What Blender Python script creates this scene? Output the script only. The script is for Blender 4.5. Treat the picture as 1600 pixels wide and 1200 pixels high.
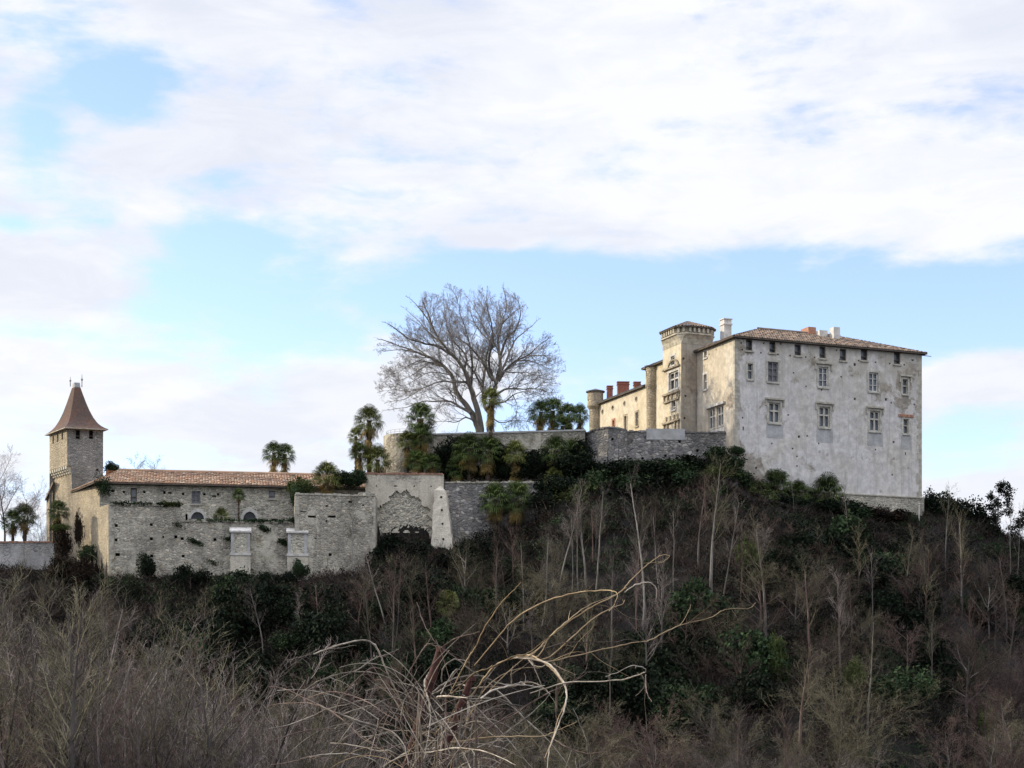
import bpy, math, random
import numpy as np
from mathutils import Vector, Matrix
R = math.radians
random.seed(7); np.random.seed(7)
for o in list(bpy.data.objects): bpy.data.objects.remove(o)
scene = bpy.context.scene
col = scene.collection

# ------------------------------------------------------------------ camera, sky, sun, exposure
F = 2720.0; HZ = 1100.0                    # focal length and horizon row in photo pixels
cam = bpy.data.objects.new('camera', bpy.data.cameras.new('camera')); col.objects.link(cam)
cam.location = (0, 0, 0); cam.rotation_euler = (R(90), 0, 0)
cam.data.lens = F/1600*36; cam.data.sensor_width = 36; cam.data.shift_y = 500/1600
cam.data.clip_start = 0.1; cam.data.clip_end = 9000
scene.camera = cam
SUN_EL = 24.0
SUN_DIR = Vector((-math.cos(R(SUN_EL))*0.975, math.cos(R(SUN_EL))*0.22, math.sin(R(SUN_EL)))).normalized()
sun = bpy.data.objects.new('sun', bpy.data.lights.new('sun', 'SUN')); col.objects.link(sun)
sun.data.energy = 2.7; sun.data.angle = R(0.6); sun.data.color = (1.0, 0.88, 0.66)
sun.rotation_euler = SUN_DIR.to_track_quat('Z', 'Y').to_euler()
scene.view_settings.view_transform = 'Standard'; scene.view_settings.look = 'None'
scene.view_settings.gamma = 1.0; EXPO = 0.8; scene.view_settings.exposure = EXPO

def nn(nt, typ, **kw):
    n = nt.nodes.new(typ)
    ins = kw.pop('ins', {})
    for k, v in kw.items(): setattr(n, k, v)
    for k, v in ins.items():
        s = n.inputs[k]
        if isinstance(v, bpy.types.NodeSocket): nt.links.new(v, s)
        else: s.default_value = v
    return n
def math_n(nt, op, a, b=0.0, c=0.0, clamp=False):
    n = nn(nt, 'ShaderNodeMath', operation=op, use_clamp=clamp)
    for i, v in enumerate((a, b, c)):
        if isinstance(v, bpy.types.NodeSocket): nt.links.new(v, n.inputs[i])
        else: n.inputs[i].default_value = v
    return n.outputs[0]
def mixc(nt, fac, a, b, blend='MIX'):
    n = nn(nt, 'ShaderNodeMix', data_type='RGBA', blend_type=blend)
    for k, v in ((0, fac), (6, a), (7, b)):
        if isinstance(v, bpy.types.NodeSocket): nt.links.new(v, n.inputs[k])
        elif k == 0: n.inputs[k].default_value = v
        else: n.inputs[k].default_value = (v[0], v[1], v[2], 1)
    return n.outputs[2]
def maprange(nt, v, a, b, c=0.0, d=1.0, smooth=True):
    n = nn(nt, 'ShaderNodeMapRange', interpolation_type='SMOOTHSTEP' if smooth else 'LINEAR')
    nt.links.new(v, n.inputs[0])
    for i, x in enumerate((a, b, c, d)): n.inputs[i+1].default_value = x
    return n.outputs[0]

def build_world():
    w = bpy.data.worlds.new('World'); scene.world = w; w.use_nodes = True
    nt = w.node_tree; nt.nodes.clear()
    out = nn(nt, 'ShaderNodeOutputWorld'); bg = nn(nt, 'ShaderNodeBackground')
    nt.links.new(bg.outputs[0], out.inputs[0])
    sky = nn(nt, 'ShaderNodeTexSky', sky_type='NISHITA', sun_disc=False)
    sky.sun_elevation = R(SUN_EL); sky.sun_rotation = math.atan2(SUN_DIR.x, SUN_DIR.y)
    sky.altitude = 200; sky.air_density = 1.0; sky.dust_density = 0.6; sky.ozone_density = 1.4
    STR = 0.15
    tc = nn(nt, 'ShaderNodeTexCoord')
    d = nn(nt, 'ShaderNodeVectorMath', operation='NORMALIZE', ins={0: tc.outputs['Generated']}).outputs[0]
    def noise(scale, detail, rough, vec, dist=0.0, off=(0, 0, 0), st=(1, 1, 2.4)):
        m = nn(nt, 'ShaderNodeMapping', ins={'Vector': vec, 'Scale': st, 'Location': off})
        return nn(nt, 'ShaderNodeTexNoise', ins={'Vector': m.outputs[0], 'Scale': scale, 'Detail': detail, 'Roughness': rough, 'Distortion': dist}).outputs['Fac']
    n1 = noise(7.5, 9, 0.55, d, 0.35, (3.1, 0.4, 1.7))
    n2 = noise(22.0, 7, 0.6, d, 0.2, (0.4, 5.1, 2.0))
    v = math_n(nt, 'MULTIPLY_ADD', math_n(nt, 'SUBTRACT', n1, 0.5), 2.3, 0.78)
    v = math_n(nt, 'MULTIPLY_ADD', math_n(nt, 'SUBTRACT', n2, 0.5), 1.25, v)
    # clear and cloudy parts of this particular sky, as directions of the sky itself
    def blob(px, py, rx, ry, wgt, v):
        c = Vector(((px-800)/F, 1.0, (HZ-py)/F)).normalized()
        s = nn(nt, 'ShaderNodeVectorMath', operation='SUBTRACT', ins={0: d, 1: tuple(c)}).outputs[0]
        m = nn(nt, 'ShaderNodeVectorMath', operation='MULTIPLY', ins={0: s, 1: (F/rx, F/rx, F/ry)}).outputs[0]
        l = nn(nt, 'ShaderNodeVectorMath', operation='LENGTH', ins={0: m}).outputs['Value']
        g = maprange(nt, l, 0.0, 1.0, wgt, 0.0)
        return math_n(nt, 'ADD', v, g)
    for b in [(450, 440, 330, 130, -0.75), (760, 450, 380, 130, -0.8), (1050, 500, 360, 150, -0.85), (1330, 500, 330, 130, -0.9), (1580, 480, 220, 130, -0.85),
              (175, 130, 120, 75, -0.8), (60, 200, 60, 110, -0.55), (110, 60, 60, 50, -0.4), (1520, 690, 220, 90, -0.5), (950, 640, 260, 100, -0.45), (330, 370, 130, 50, -0.5), (430, 520, 200, 45, -0.4), (250, 490, 150, 25, -0.3),
              (20, 350, 60, 30, -0.4), (250, 720, 200, 60, -0.12), (1450, 60, 400, 120, 0.4), (1500, 190, 400, 110, 0.2), (120, 620, 240, 50, -0.35), (330, 700, 260, 40, -0.3), (60, 520, 160, 22, -0.3), (250, 560, 200, 20, -0.25), (1200, 400, 200, 25, -0.25), (600, 250, 200, 20, -0.2), (800, 150, 600, 180, 0.25),
              (1545, 585, 130, 52, 1.3), (775, 372, 100, 26, 1.0), (620, 620, 220, 60, 0.6), (480, 660, 320, 80, 0.5), (110, 430, 260, 100, 0.7), (150, 600, 300, 90, 0.45),
              (1100, 300, 700, 80, 0.2), (340, 230, 260, 60, 0.35), (1560, 780, 260, 50, 0.4), (600, 290, 300, 50, 0.25)]:
        v = blob(*b, v)
    v = math_n(nt, 'MULTIPLY_ADD', math_n(nt, 'SUBTRACT', noise(15.0, 9, 0.6, d, 0.4, (8.2, 1.7, 6.1), (1, 1, 3.6)), 0.5), 1.1, v)
    cloud = maprange(nt, v, 0.10, 0.92, 0.03, 1.0)
    n3 = noise(5.0, 8, 0.55, d, 0.3, (7.1, 2.4, 0.3))
    shade = maprange(nt, n3, 0.40, 0.58)
    shade = math_n(nt, 'MAXIMUM', shade, maprange(nt, nn(nt, 'ShaderNodeSeparateXYZ', ins={0: d}).outputs['Z'], 0.16, 0.34, 0.45, 0.0))
    n5 = noise(13.0, 9, 0.62, d, 0.5, (2.2, 7.7, 4.1), (1, 1, 3.4))
    shade = math_n(nt, 'ADD', math_n(nt, 'MULTIPLY', shade, 0.65), math_n(nt, 'MULTIPLY', maprange(nt, n5, 0.38, 0.62), 0.42), clamp=True)
    k = 1/2**EXPO
    ccol = mixc(nt, shade, (0.80*k, 0.84*k, 0.95*k), (0.985*k, 1.0*k, 1.04*k))
    skyc = mixc(nt, 1.0, sky.outputs[0], (STR*1.05, STR*1.0, STR*1.12), 'MULTIPLY')
    up = nn(nt, 'ShaderNodeSeparateXYZ', ins={0: d}).outputs['Z']
    thick = maprange(nt, up, 0.42, 0.9, 1.0, 3.0)      # an overcast sky is brighter overhead
    ccol = mixc(nt, 1.0, ccol, nn(nt, 'ShaderNodeCombineColor', ins={0: thick, 1: thick, 2: thick}).outputs[0], 'MULTIPLY')
    fin = mixc(nt, cloud, skyc, ccol)
    fin = mixc(nt, maprange(nt, up, -0.06, 0.0), (0.10, 0.10, 0.11), fin)
    nt.links.new(fin, bg.inputs['Color']); bg.inputs['Strength'].default_value = 1.0
build_world()

# ------------------------------------------------------------------ helpers
def G(px, Y, z=None):                       # bearing of a photo column at a real distance -> ground point
    x = (px-800)/F*Y
    return Vector((x, Y)) if z is None else Vector((x, Y, z))
def ZY(py, Y): return (HZ-py)/F*Y
def P(px, py, Y): return Vector(((px-800)/F*Y, Y, (HZ-py)/F*Y))

class MB:
    def __init__(s): s.v = []; s.f = []; s.uv = {}; s.m = set(); s.smooth = False
    def quad(s, a, b, c, d, uv=None):
        n = len(s.v); s.v += [tuple(a), tuple(b), tuple(c), tuple(d)]; s.f.append((n, n+1, n+2, n+3))
        if uv: s.uv[len(s.f)-1] = uv
    def poly(s, pts):
        n = len(s.v); s.v += [tuple(p) for p in pts]; s.f.append(tuple(range(n, n+len(pts))))
    def prism(s, base, z0, z1):             # vertical prism from 2D points, z0/z1 numbers or lists
        n = len(base); k = len(s.v)
        a = z0 if hasattr(z0, '__len__') else [z0]*n; b = z1 if hasattr(z1, '__len__') else [z1]*n
        s.v += [(p[0], p[1], a[i]) for i, p in enumerate(base)] + [(p[0], p[1], b[i]) for i, p in enumerate(base)]
        for i in range(n):
            j = (i+1) % n; s.f.append((k+i, k+j, k+n+j, k+n+i))
        s.f.append(tuple(k+n+i for i in range(n))); s.f.append(tuple(k+n-1-i for i in range(n)))
    def obox(s, o, ax, ay, az):             # box from corner o and three edge vectors
        o = Vector(o); ax, ay, az = Vector(ax), Vector(ay), Vector(az); k = len(s.v)
        for q in (o, o+ax, o+ax+ay, o+ay): s.v.append(tuple(q))
        for q in (o, o+ax, o+ax+ay, o+ay): s.v.append(tuple(q+az))
        s.f += [(k, k+3, k+2, k+1), (k+4, k+5, k+6, k+7), (k, k+1, k+5, k+4), (k+1, k+2, k+6, k+5), (k+2, k+3, k+7, k+6), (k+3, k, k+4, k+7)]
    def lathe(s, cx, cy, prof, n=24, a0=0.0, a1=2*math.pi):
        k = len(s.v); full = abs(a1-a0-2*math.pi) < 1e-6; m = n if full else n+1
        for r, z in prof:
            for i in range(m):
                a = a0+(a1-a0)*i/n; s.v.append((cx+r*math.cos(a), cy+r*math.sin(a), z))
        for j in range(len(prof)-1):
            for i in range(n):
                i2 = (i+1) % m; s.f.append((k+j*m+i, k+j*m+i2, k+(j+1)*m+i2, k+(j+1)*m+i))
    def tube(s, pts, rad, n=4):
        k = len(s.v); L = len(pts)
        for i, p in enumerate(pts):
            t = (pts[min(i+1, L-1)]-pts[max(i-1, 0)])
            if t.length < 1e-6: t = Vector((0, 0, 1))
            t.normalize()
            u = t.cross(Vector((0.31, 0.23, 0.92)));
            if u.length < 1e-3: u = t.cross(Vector((1, 0, 0)))
            u.normalize(); w = t.cross(u)
            for j in range(n):
                a = 2*math.pi*j/n; q = p+(u*math.cos(a)+w*math.sin(a))*rad[i]; s.v.append((q.x, q.y, q.z))
        for i in range(L-1):
            for j in range(n):
                j2 = (j+1) % n; s.f.append((k+i*n+j, k+i*n+j2, k+(i+1)*n+j2, k+(i+1)*n+j))
    def mesh(s, name, loc=(0, 0, 0)):
        me = bpy.data.meshes.new(name)
        lx, ly, lz = loc
        me.from_pydata([(a-lx, b-ly, c-lz) for a, b, c in s.v], [], s.f)
        if s.uv:
            ul = me.uv_layers.new(name='UVMap')
            for fi, uv in s.uv.items():
                p = me.polygons[fi]
                for li, q in zip(p.loop_indices, uv): ul.data[li].uv = q
        for i in s.m: me.polygons[i].material_index = 1
        if s.smooth: me.polygons.foreach_set('use_smooth', [True]*len(me.polygons))
        me.update(); return me

def tag(o, label=None, cat=None, group=None, kind=None):
    if label: o['label'] = label
    if cat: o['category'] = cat
    if group: o['group'] = group
    if kind: o['kind'] = kind
    return o
def thing(name, label, cat, loc=(0, 0, 0), group=None):
    o = bpy.data.objects.new(name, None); col.objects.link(o); o.location = loc; o.empty_display_size = 0.5
    return tag(o, label, cat, group)
def wloc(o):
    v = Vector(o.location)
    while o.parent: o = o.parent; v = v+Vector(o.location)
    return v
def part(name, mb, mat, parent, label=None):
    me = mb.mesh(name, wloc(parent)); me.materials.append(mat)
    if mb.m: me.materials.append(M['hole'])
    o = bpy.data.objects.new(name, me); col.objects.link(o); o.parent = parent
    if label: o['label'] = label
    return o
def mesh_np(name, V, nper, mat, smooth=False):  # V: (nfaces*nper,3) array of unshared faces
    me = bpy.data.meshes.new(name); nv = len(V); nf = nv//nper
    me.vertices.add(nv); me.vertices.foreach_set('co', np.asarray(V, dtype=np.float32).ravel())
    me.loops.add(nv); me.loops.foreach_set('vertex_index', np.arange(nv, dtype=np.int32))
    me.polygons.add(nf); me.polygons.foreach_set('loop_start', np.arange(0, nv, nper, dtype=np.int32))
    me.update(calc_edges=True); me.materials.append(mat); return me
def mesh_obj(name, me, parent=None):
    o = bpy.data.objects.new(name, me); col.objects.link(o); o.parent = parent; return o

# ------------------------------------------------------------------ materials
def new_mat(name):
    m = bpy.data.materials.new(name); m.use_nodes = True; nt = m.node_tree; nt.nodes.clear()
    out = nn(nt, 'ShaderNodeOutputMaterial'); b = nn(nt, 'ShaderNodeBsdfPrincipled')
    nt.links.new(b.outputs[0], out.inputs[0]); b.inputs['Roughness'].default_value = 0.9
    b.inputs['Specular IOR Level'].default_value = 0.2
    return m, nt, b
def setc(nt, b, c): nt.links.new(c, b.inputs['Base Color'])
def posn(nt, scale=(1, 1, 1), loc=(0, 0, 0)):
    g = nn(nt, 'ShaderNodeNewGeometry')
    return nn(nt, 'ShaderNodeMapping', ins={'Vector': g.outputs['Position'], 'Scale': scale, 'Location': loc}).outputs[0]
def noise_n(nt, vec, scale, detail=4, rough=0.55, dist=0.0):
    return nn(nt, 'ShaderNodeTexNoise', ins={'Vector': vec, 'Scale': scale, 'Detail': detail, 'Roughness': rough, 'Distortion': dist}).outputs['Fac']
def bump(nt, b, h, dist=0.05, strength=0.8):
    n = nn(nt, 'ShaderNodeBump', ins={'Height': h, 'Distance': dist, 'Strength': strength}); nt.links.new(n.outputs[0], b.inputs['Normal'])

def mat_rubble(name, cols, mortar, scale=2.6, mortar_w=0.09, stain=0.5, green=0.2, flat=1.6, plaster=None, pl_lo=0.5, pl_hi=0.6):
    m, nt, b = new_mat(name)
    p = posn(nt, (scale, scale, scale*flat))
    wob = nn(nt, 'ShaderNodeTexNoise', ins={'Vector': p, 'Scale': 0.9, 'Detail': 3})
    p2 = nn(nt, 'ShaderNodeVectorMath', operation='MULTIPLY_ADD', ins={0: wob.outputs['Color'], 1: (0.6, 0.6, 0.6), 2: p}).outputs[0]
    vo = nn(nt, 'ShaderNodeTexVoronoi', ins={'Vector': p2, 'Scale': 1.0})
    ve = nn(nt, 'ShaderNodeTexVoronoi', feature='DISTANCE_TO_EDGE', ins={'Vector': p2, 'Scale': 1.0})
    sep = nn(nt, 'ShaderNodeSeparateColor', ins={0: vo.outputs['Color']})
    ramp = nn(nt, 'ShaderNodeValToRGB', ins={0: sep.outputs[0]})
    el = ramp.color_ramp.elements
    while len(el) < len(cols): el.new(0.5)
    for i, c in enumerate(cols): el[i].position = i/(len(cols)-1); el[i].color = (*c, 1)
    mf = maprange(nt, ve.outputs['Distance'], mortar_w*0.4, mortar_w*1.6)
    c = mixc(nt, mf, mortar, ramp.outputs[0])
    big = noise_n(nt, posn(nt), 0.32, 5, 0.6, 0.4)
    if plaster:
        pm = noise_n(nt, posn(nt, loc=(3, 1, 7)), 0.42, 7, 0.62, 0.5)
        pf = maprange(nt, pm, pl_lo, pl_hi)
        pn = noise_n(nt, posn(nt), 2.5, 6, 0.65)
        pc = mixc(nt, pn, tuple(x*0.8 for x in plaster), tuple(min(1, x*1.18) for x in plaster))
        c = mixc(nt, pf, c, pc)
    c = mixc(nt, math_n(nt, 'MULTIPLY', maprange(nt, big, 0.42, 0.66), stain), c, (0.085, 0.085, 0.08))
    drip = noise_n(nt, posn(nt, (1.2, 1.2, 0.16)), 1.2, 5, 0.7)
    c = mixc(nt, math_n(nt, 'MULTIPLY', maprange(nt, drip, 0.50, 0.68), stain*0.8), c, (0.10, 0.10, 0.095))
    lich = noise_n(nt, posn(nt, loc=(9, 4, 2)), 0.8, 6, 0.65)
    c = mixc(nt, math_n(nt, 'MULTIPLY', maprange(nt, lich, 0.55, 0.70), green), c, (0.16, 0.15, 0.07))
    fine = noise_n(nt, posn(nt), 9.0, 4, 0.7)
    c = mixc(nt, 1.0, c, nn(nt, 'ShaderNodeCombineColor', ins={0: maprange(nt, fine, 0.3, 0.7, 0.78, 1.2), 1: maprange(nt, fine, 0.3, 0.7, 0.78, 1.2), 2: maprange(nt, fine, 0.3, 0.7, 0.78, 1.2)}).outputs[0], 'MULTIPLY')
    setc(nt, b, c)
    h = math_n(nt, 'MULTIPLY_ADD', sep.outputs[1], 0.35, mf)
    if plaster: h = math_n(nt, 'MULTIPLY', h, math_n(nt, 'SUBTRACT', 1.1, pf))
    bump(nt, b, h, 0.07, 1.0); return m

def mat_plaster(name, base, warm, stain, rub=None, rub_lo=0.60, rub_hi=0.66, pock=0.0, top_z=None, grey_w=0.6, worn=(), streak=0.0):
    m, nt, b = new_mat(name)
    n1 = noise_n(nt, posn(nt), 0.22, 7, 0.62, 0.6)
    c = mixc(nt, maprange(nt, n1, 0.40, 0.62), base, warm)
    n2 = noise_n(nt, posn(nt, (1.3, 1.3, 0.22), (5, 2, 0)), 0.9, 7, 0.65, 0.3)
    c = mixc(nt, math_n(nt, 'MULTIPLY', maprange(nt, n2, 0.48, 0.68), grey_w), c, stain)
    n3 = noise_n(nt, posn(nt, loc=(1, 8, 3)), 1.6, 8, 0.7, 0.2)
    f3 = maprange(nt, n3, 0.35, 0.68, 0.80, 1.12)
    c = mixc(nt, 1.0, c, nn(nt, 'ShaderNodeCombineColor', ins={0: f3, 1: f3, 2: f3}).outputs[0], 'MULTIPLY')
    if top_z is not None:                   # weathering wash under the roofline: a dirty, stained band of its own colour
        sep = nn(nt, 'ShaderNodeSeparateXYZ', ins={0: posn(nt)}).outputs['Z']
        t = maprange(nt, sep, top_z-9.0, top_z-1.0)
        n5 = noise_n(nt, posn(nt, loc=(3, 3, 3)), 0.5, 8, 0.7, 0.5)
        f = math_n(nt, 'MULTIPLY', t, maprange(nt, n5, 0.40, 0.60))
        c = mixc(nt, math_n(nt, 'MULTIPLY', f, 0.75), c, (stain[0]*0.85, stain[1]*0.82, stain[2]*0.72))
    if rub:
        vo = nn(nt, 'ShaderNodeTexVoronoi', ins={'Vector': posn(nt, (3, 3, 4.5)), 'Scale': 1.0})
        sp = nn(nt, 'ShaderNodeSeparateColor', ins={0: vo.outputs['Color']})
        rc = mixc(nt, sp.outputs[0], tuple(x*0.65 for x in rub), tuple(x*1.3 for x in rub))
        n4 = noise_n(nt, posn(nt, loc=(6, 6, 1)), 0.5, 9, 0.68, 0.5)
        for (wx, wy, wz, wr, ww) in worn:   # places where the render has fallen off the stones
            l_ = nn(nt, 'ShaderNodeVectorMath', operation='DISTANCE', ins={0: posn(nt), 1: (wx, wy, wz)}).outputs['Value']
            n4 = math_n(nt, 'ADD', n4, maprange(nt, l_, 0.0, wr, ww, 0.0))
        c = mixc(nt, math_n(nt, 'MULTIPLY', maprange(nt, n4, rub_lo, rub_hi), 0.85), c, rc)
    if pock:
        vp = nn(nt, 'ShaderNodeTexVoronoi', ins={'Vector': posn(nt, (0.75, 0.75, 0.75)), 'Scale': 1.0, 'Randomness': 1.0})
        pn = noise_n(nt, posn(nt), 0.35, 3)
        pk = math_n(nt, 'MULTIPLY', maprange(nt, vp.outputs['Distance'], 0.10, 0.16, 1.0, 0.0), maprange(nt, pn, 0.45, 0.6))
        c = mixc(nt, math_n(nt, 'MULTIPLY', pk, pock), c, (0.12, 0.11, 0.10))
    if streak:
        st = noise_n(nt, posn(nt, (1.0, 1.0, 0.055), (2, 7, 5)), 2.6, 7, 0.72, 0.15)
        c = mixc(nt, math_n(nt, 'MULTIPLY', maprange(nt, st, 0.52, 0.70), streak), c, (stain[0]*0.6, stain[1]*0.6, stain[2]*0.58))
        cr = nn(nt, 'ShaderNodeTexVoronoi', feature='DISTANCE_TO_EDGE', ins={'Vector': nn(nt, 'ShaderNodeVectorMath', operation='MULTIPLY_ADD', ins={0: nn(nt, 'ShaderNodeTexNoise', ins={'Vector': posn(nt), 'Scale': 0.8, 'Detail': 5}).outputs['Color'], 1: (1.6, 1.6, 1.6), 2: posn(nt, (0.2, 0.2, 0.14))}).outputs[0], 'Scale': 1.0})
        cm = noise_n(nt, posn(nt, loc=(4, 4, 9)), 0.25, 3)
        c = mixc(nt, math_n(nt, 'MULTIPLY', math_n(nt, 'MULTIPLY', maprange(nt, cr.outputs['Distance'], 0.0, 0.012, 1, 0), maprange(nt, cm, 0.48, 0.6)), 0.6), c, (0.13, 0.12, 0.11))
    setc(nt, b, c); bump(nt, b, math_n(nt, 'ADD', n3, n2), 0.06, 0.6); return m

def mat_plain(name, c, var=0.25, scale=3.0, rough=0.85, spec=0.2, metallic=0.0, b2=0.02):
    m, nt, b = new_mat(name)
    n = noise_n(nt, posn(nt), scale, 6, 0.65)
    cc = mixc(nt, maprange(nt, n, 0.3, 0.7), tuple(x*(1-var) for x in c), tuple(min(1, x*(1+var)) for x in c))
    setc(nt, b, cc); b.inputs['Roughness'].default_value = rough; b.inputs['Specular IOR Level'].default_value = spec
    b.inputs['Metallic'].default_value = metallic; bump(nt, b, n, b2, 0.6); return m

def mat_tiles(name, cols, dirt=0.3, dirtc=(0.10, 0.09, 0.075)):
    m, nt, b = new_mat(name)
    uv = nn(nt, 'ShaderNodeUVMap'); fl = nn(nt, 'ShaderNodeVectorMath', operation='FLOOR', ins={0: uv.outputs[0]})
    wn = nn(nt, 'ShaderNodeTexWhiteNoise', noise_dimensions='2D', ins={'Vector': fl.outputs[0]})
    ramp = nn(nt, 'ShaderNodeValToRGB', ins={0: wn.outputs['Value']}); el = ramp.color_ramp.elements
    while len(el) < len(cols): el.new(0.5)
    for i, c in enumerate(cols): el[i].position = i/(len(cols)-1); el[i].color = (*c, 1)
    n = noise_n(nt, posn(nt), 0.7, 7, 0.65, 0.4)
    c = mixc(nt, math_n(nt, 'MULTIPLY', maprange(nt, n, 0.42, 0.65), dirt), ramp.outputs[0], dirtc)
    setc(nt, b, c); n2 = noise_n(nt, posn(nt), 12, 3); bump(nt, b, n2, 0.02, 0.5); return m

def mat_bark(name, c1, c2, scale=1.5, objvar=0.35):
    m, nt, b = new_mat(name)
    n = noise_n(nt, posn(nt, (1, 1, 0.35)), scale, 6, 0.7)
    c = mixc(nt, maprange(nt, n, 0.35, 0.65), c1, c2)
    oi = nn(nt, 'ShaderNodeObjectInfo')
    f = maprange(nt, oi.outputs['Random'], 0, 1, 1-objvar, 1+objvar, smooth=False)
    g = nn(nt, 'ShaderNodeNewGeometry'); f = math_n(nt, 'MULTIPLY', f, maprange(nt, g.outputs['Random Per Island'], 0, 1, 0.5, 1.5, smooth=False))
    c = mixc(nt, 1.0, c, nn(nt, 'ShaderNodeCombineColor', ins={0: f, 1: f, 2: f}).outputs[0], 'MULTIPLY')
    setc(nt, b, c); return m
def mat_leaf(name, cols, objvar=0.3, rough=0.8, spec=0.08):
    m, nt, b = new_mat(name)
    g = nn(nt, 'ShaderNodeNewGeometry')
    ramp = nn(nt, 'ShaderNodeValToRGB', ins={0: g.outputs['Random Per Island']}); el = ramp.color_ramp.elements
    while len(el) < len(cols): el.new(0.5)
    for i, c in enumerate(cols): el[i].position = i/(len(cols)-1); el[i].color = (*c, 1)
    big = noise_n(nt, posn(nt), 0.8, 4, 0.6)
    oi = nn(nt, 'ShaderNodeObjectInfo')
    f = math_n(nt, 'MULTIPLY', maprange(nt, oi.outputs['Random'], 0, 1, 1-objvar, 1+objvar, smooth=False), maprange(nt, big, 0.3, 0.7, 0.6, 1.35))
    c = mixc(nt, 1.0, ramp.outputs[0], nn(nt, 'ShaderNodeCombineColor', ins={0: f, 1: f, 2: f}).outputs[0], 'MULTIPLY')
    setc(nt, b, c); b.inputs['Roughness'].default_value = rough; b.inputs['Specular IOR Level'].default_value = spec
    return m

M = {}
M['plaster'] = mat_plaster('aged_plaster', (0.61, 0.585, 0.575), (0.56, 0.525, 0.475), (0.45, 0.435, 0.415), (0.28, 0.245, 0.20), 0.60, 0.68, 0.45, 36.0, 0.6, [(22.6, 170.2, 22.6, 4.5, 0.34), (21.9, 170.0, 34.5, 2.8, 0.22), (21.9, 170.0, 29, 1.6, 0.16), (40.2, 177.6, 31, 3.6, 0.22), (37.0, 176.1, 31.6, 2.2, 0.2), (30, 173.4, 33.6, 2.5, 0.14), (41.6, 178.0, 34, 2.4, 0.18), (26.0, 171.6, 21.5, 3.0, 0.14)], 0.55)
M['plaster_warm_lit'] = mat_plaster('warm_sunlit_plaster', (0.60, 0.54, 0.45), (0.53, 0.46, 0.36), (0.40, 0.36, 0.30), (0.30, 0.25, 0.2), 0.62, 0.70, 0.3, None, 0.45, [(21.5, 170.5, 30, 2.5, 0.2), (20.5, 173, 29.5, 2.0, 0.18)], 0.35)  # the sun's warmth put into the colour of the castle's left face
M['plaster_yellow_lit'] = mat_plaster('yellow_sunlit_plaster', (0.60, 0.53, 0.41), (0.55, 0.47, 0.33), (0.42, 0.37, 0.30), None, grey_w=0.3)  # yellow plaster with sunlight painted in, for the left-facing walls
M['plaster_tower'] = mat_plaster('tower_plaster', (0.40, 0.36, 0.30), (0.36, 0.30, 0.23), (0.22, 0.20, 0.18), (0.22, 0.17, 0.14), 0.55, 0.63, 0.4, None, 0.8, (), 0.5)
M['cement'] = mat_plaster('grey_cement_render', (0.42, 0.42, 0.42), (0.39, 0.385, 0.37), (0.33, 0.325, 0.32), grey_w=0.5)
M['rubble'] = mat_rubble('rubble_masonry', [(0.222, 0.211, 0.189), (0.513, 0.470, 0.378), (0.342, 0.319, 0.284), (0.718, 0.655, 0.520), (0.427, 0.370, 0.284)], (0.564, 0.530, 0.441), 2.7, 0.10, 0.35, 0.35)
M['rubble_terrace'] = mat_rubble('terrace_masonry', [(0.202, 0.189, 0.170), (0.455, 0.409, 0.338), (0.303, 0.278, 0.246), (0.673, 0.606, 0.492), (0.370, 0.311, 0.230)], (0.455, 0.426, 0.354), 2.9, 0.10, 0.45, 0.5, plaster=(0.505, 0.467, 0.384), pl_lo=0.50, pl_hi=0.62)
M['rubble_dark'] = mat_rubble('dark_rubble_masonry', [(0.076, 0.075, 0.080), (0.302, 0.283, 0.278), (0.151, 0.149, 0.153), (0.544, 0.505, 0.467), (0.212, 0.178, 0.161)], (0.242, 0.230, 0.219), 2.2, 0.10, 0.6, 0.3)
M['rubble_tower'] = mat_rubble('tower_masonry', [(0.169, 0.163, 0.156), (0.312, 0.299, 0.273), (0.221, 0.215, 0.208), (0.390, 0.364, 0.325)], (0.312, 0.299, 0.273), 3.0, 0.08, 0.45, 0.2)
M['stone_warm_lit'] = mat_rubble('pale_sunlit_masonry', [(0.42, 0.35, 0.25), (0.52, 0.44, 0.32), (0.36, 0.29, 0.2), (0.48, 0.40, 0.3)], (0.48, 0.41, 0.30), 3.0, 0.10, 0.3, 0.2)  # warm stone with sun colour painted in, mainly for left-facing walls
M['stone'] = mat_plain('dressed_stone', (0.40, 0.37, 0.31), 0.28, 2.2)
M['stone_pale'] = mat_plain('pale_dressed_stone', (0.50, 0.48, 0.45), 0.25, 2.5)
M['stone_buff'] = mat_plain('buff_dressed_stone', (0.45, 0.41, 0.33), 0.3, 2.0)
M['stone_front'] = mat_plain('grey_buff_window_stone', (0.44, 0.42, 0.37), 0.3, 2.0)
M['hole'] = mat_plain('dark_hole_shade', (0.02, 0.02, 0.022), 0.2)  # near-black paint for the shade inside holes and openings
M['wood'] = mat_plain('weathered_wood', (0.10, 0.085, 0.07), 0.35, 5)
M['door'] = mat_plain('old_shutter', (0.19, 0.19, 0.20), 0.2, 5)
M['roof_dark'] = mat_tiles('dark_tiles', [(0.17, 0.125, 0.095), (0.25, 0.17, 0.12), (0.12, 0.10, 0.09), (0.30, 0.22, 0.17)], 0.5)
M['roof_orange'] = mat_tiles('canal_tiles', [(0.30, 0.17, 0.105), (0.42, 0.25, 0.16), (0.22, 0.145, 0.11), (0.52, 0.40, 0.30), (0.36, 0.19, 0.11)], 0.35)
M['roof_red'] = mat_tiles('flat_red_tiles', [(0.109, 0.067, 0.052), (0.141, 0.077, 0.056), (0.083, 0.056, 0.048), (0.128, 0.088, 0.070)], 0.5, (0.064, 0.059, 0.056))
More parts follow.
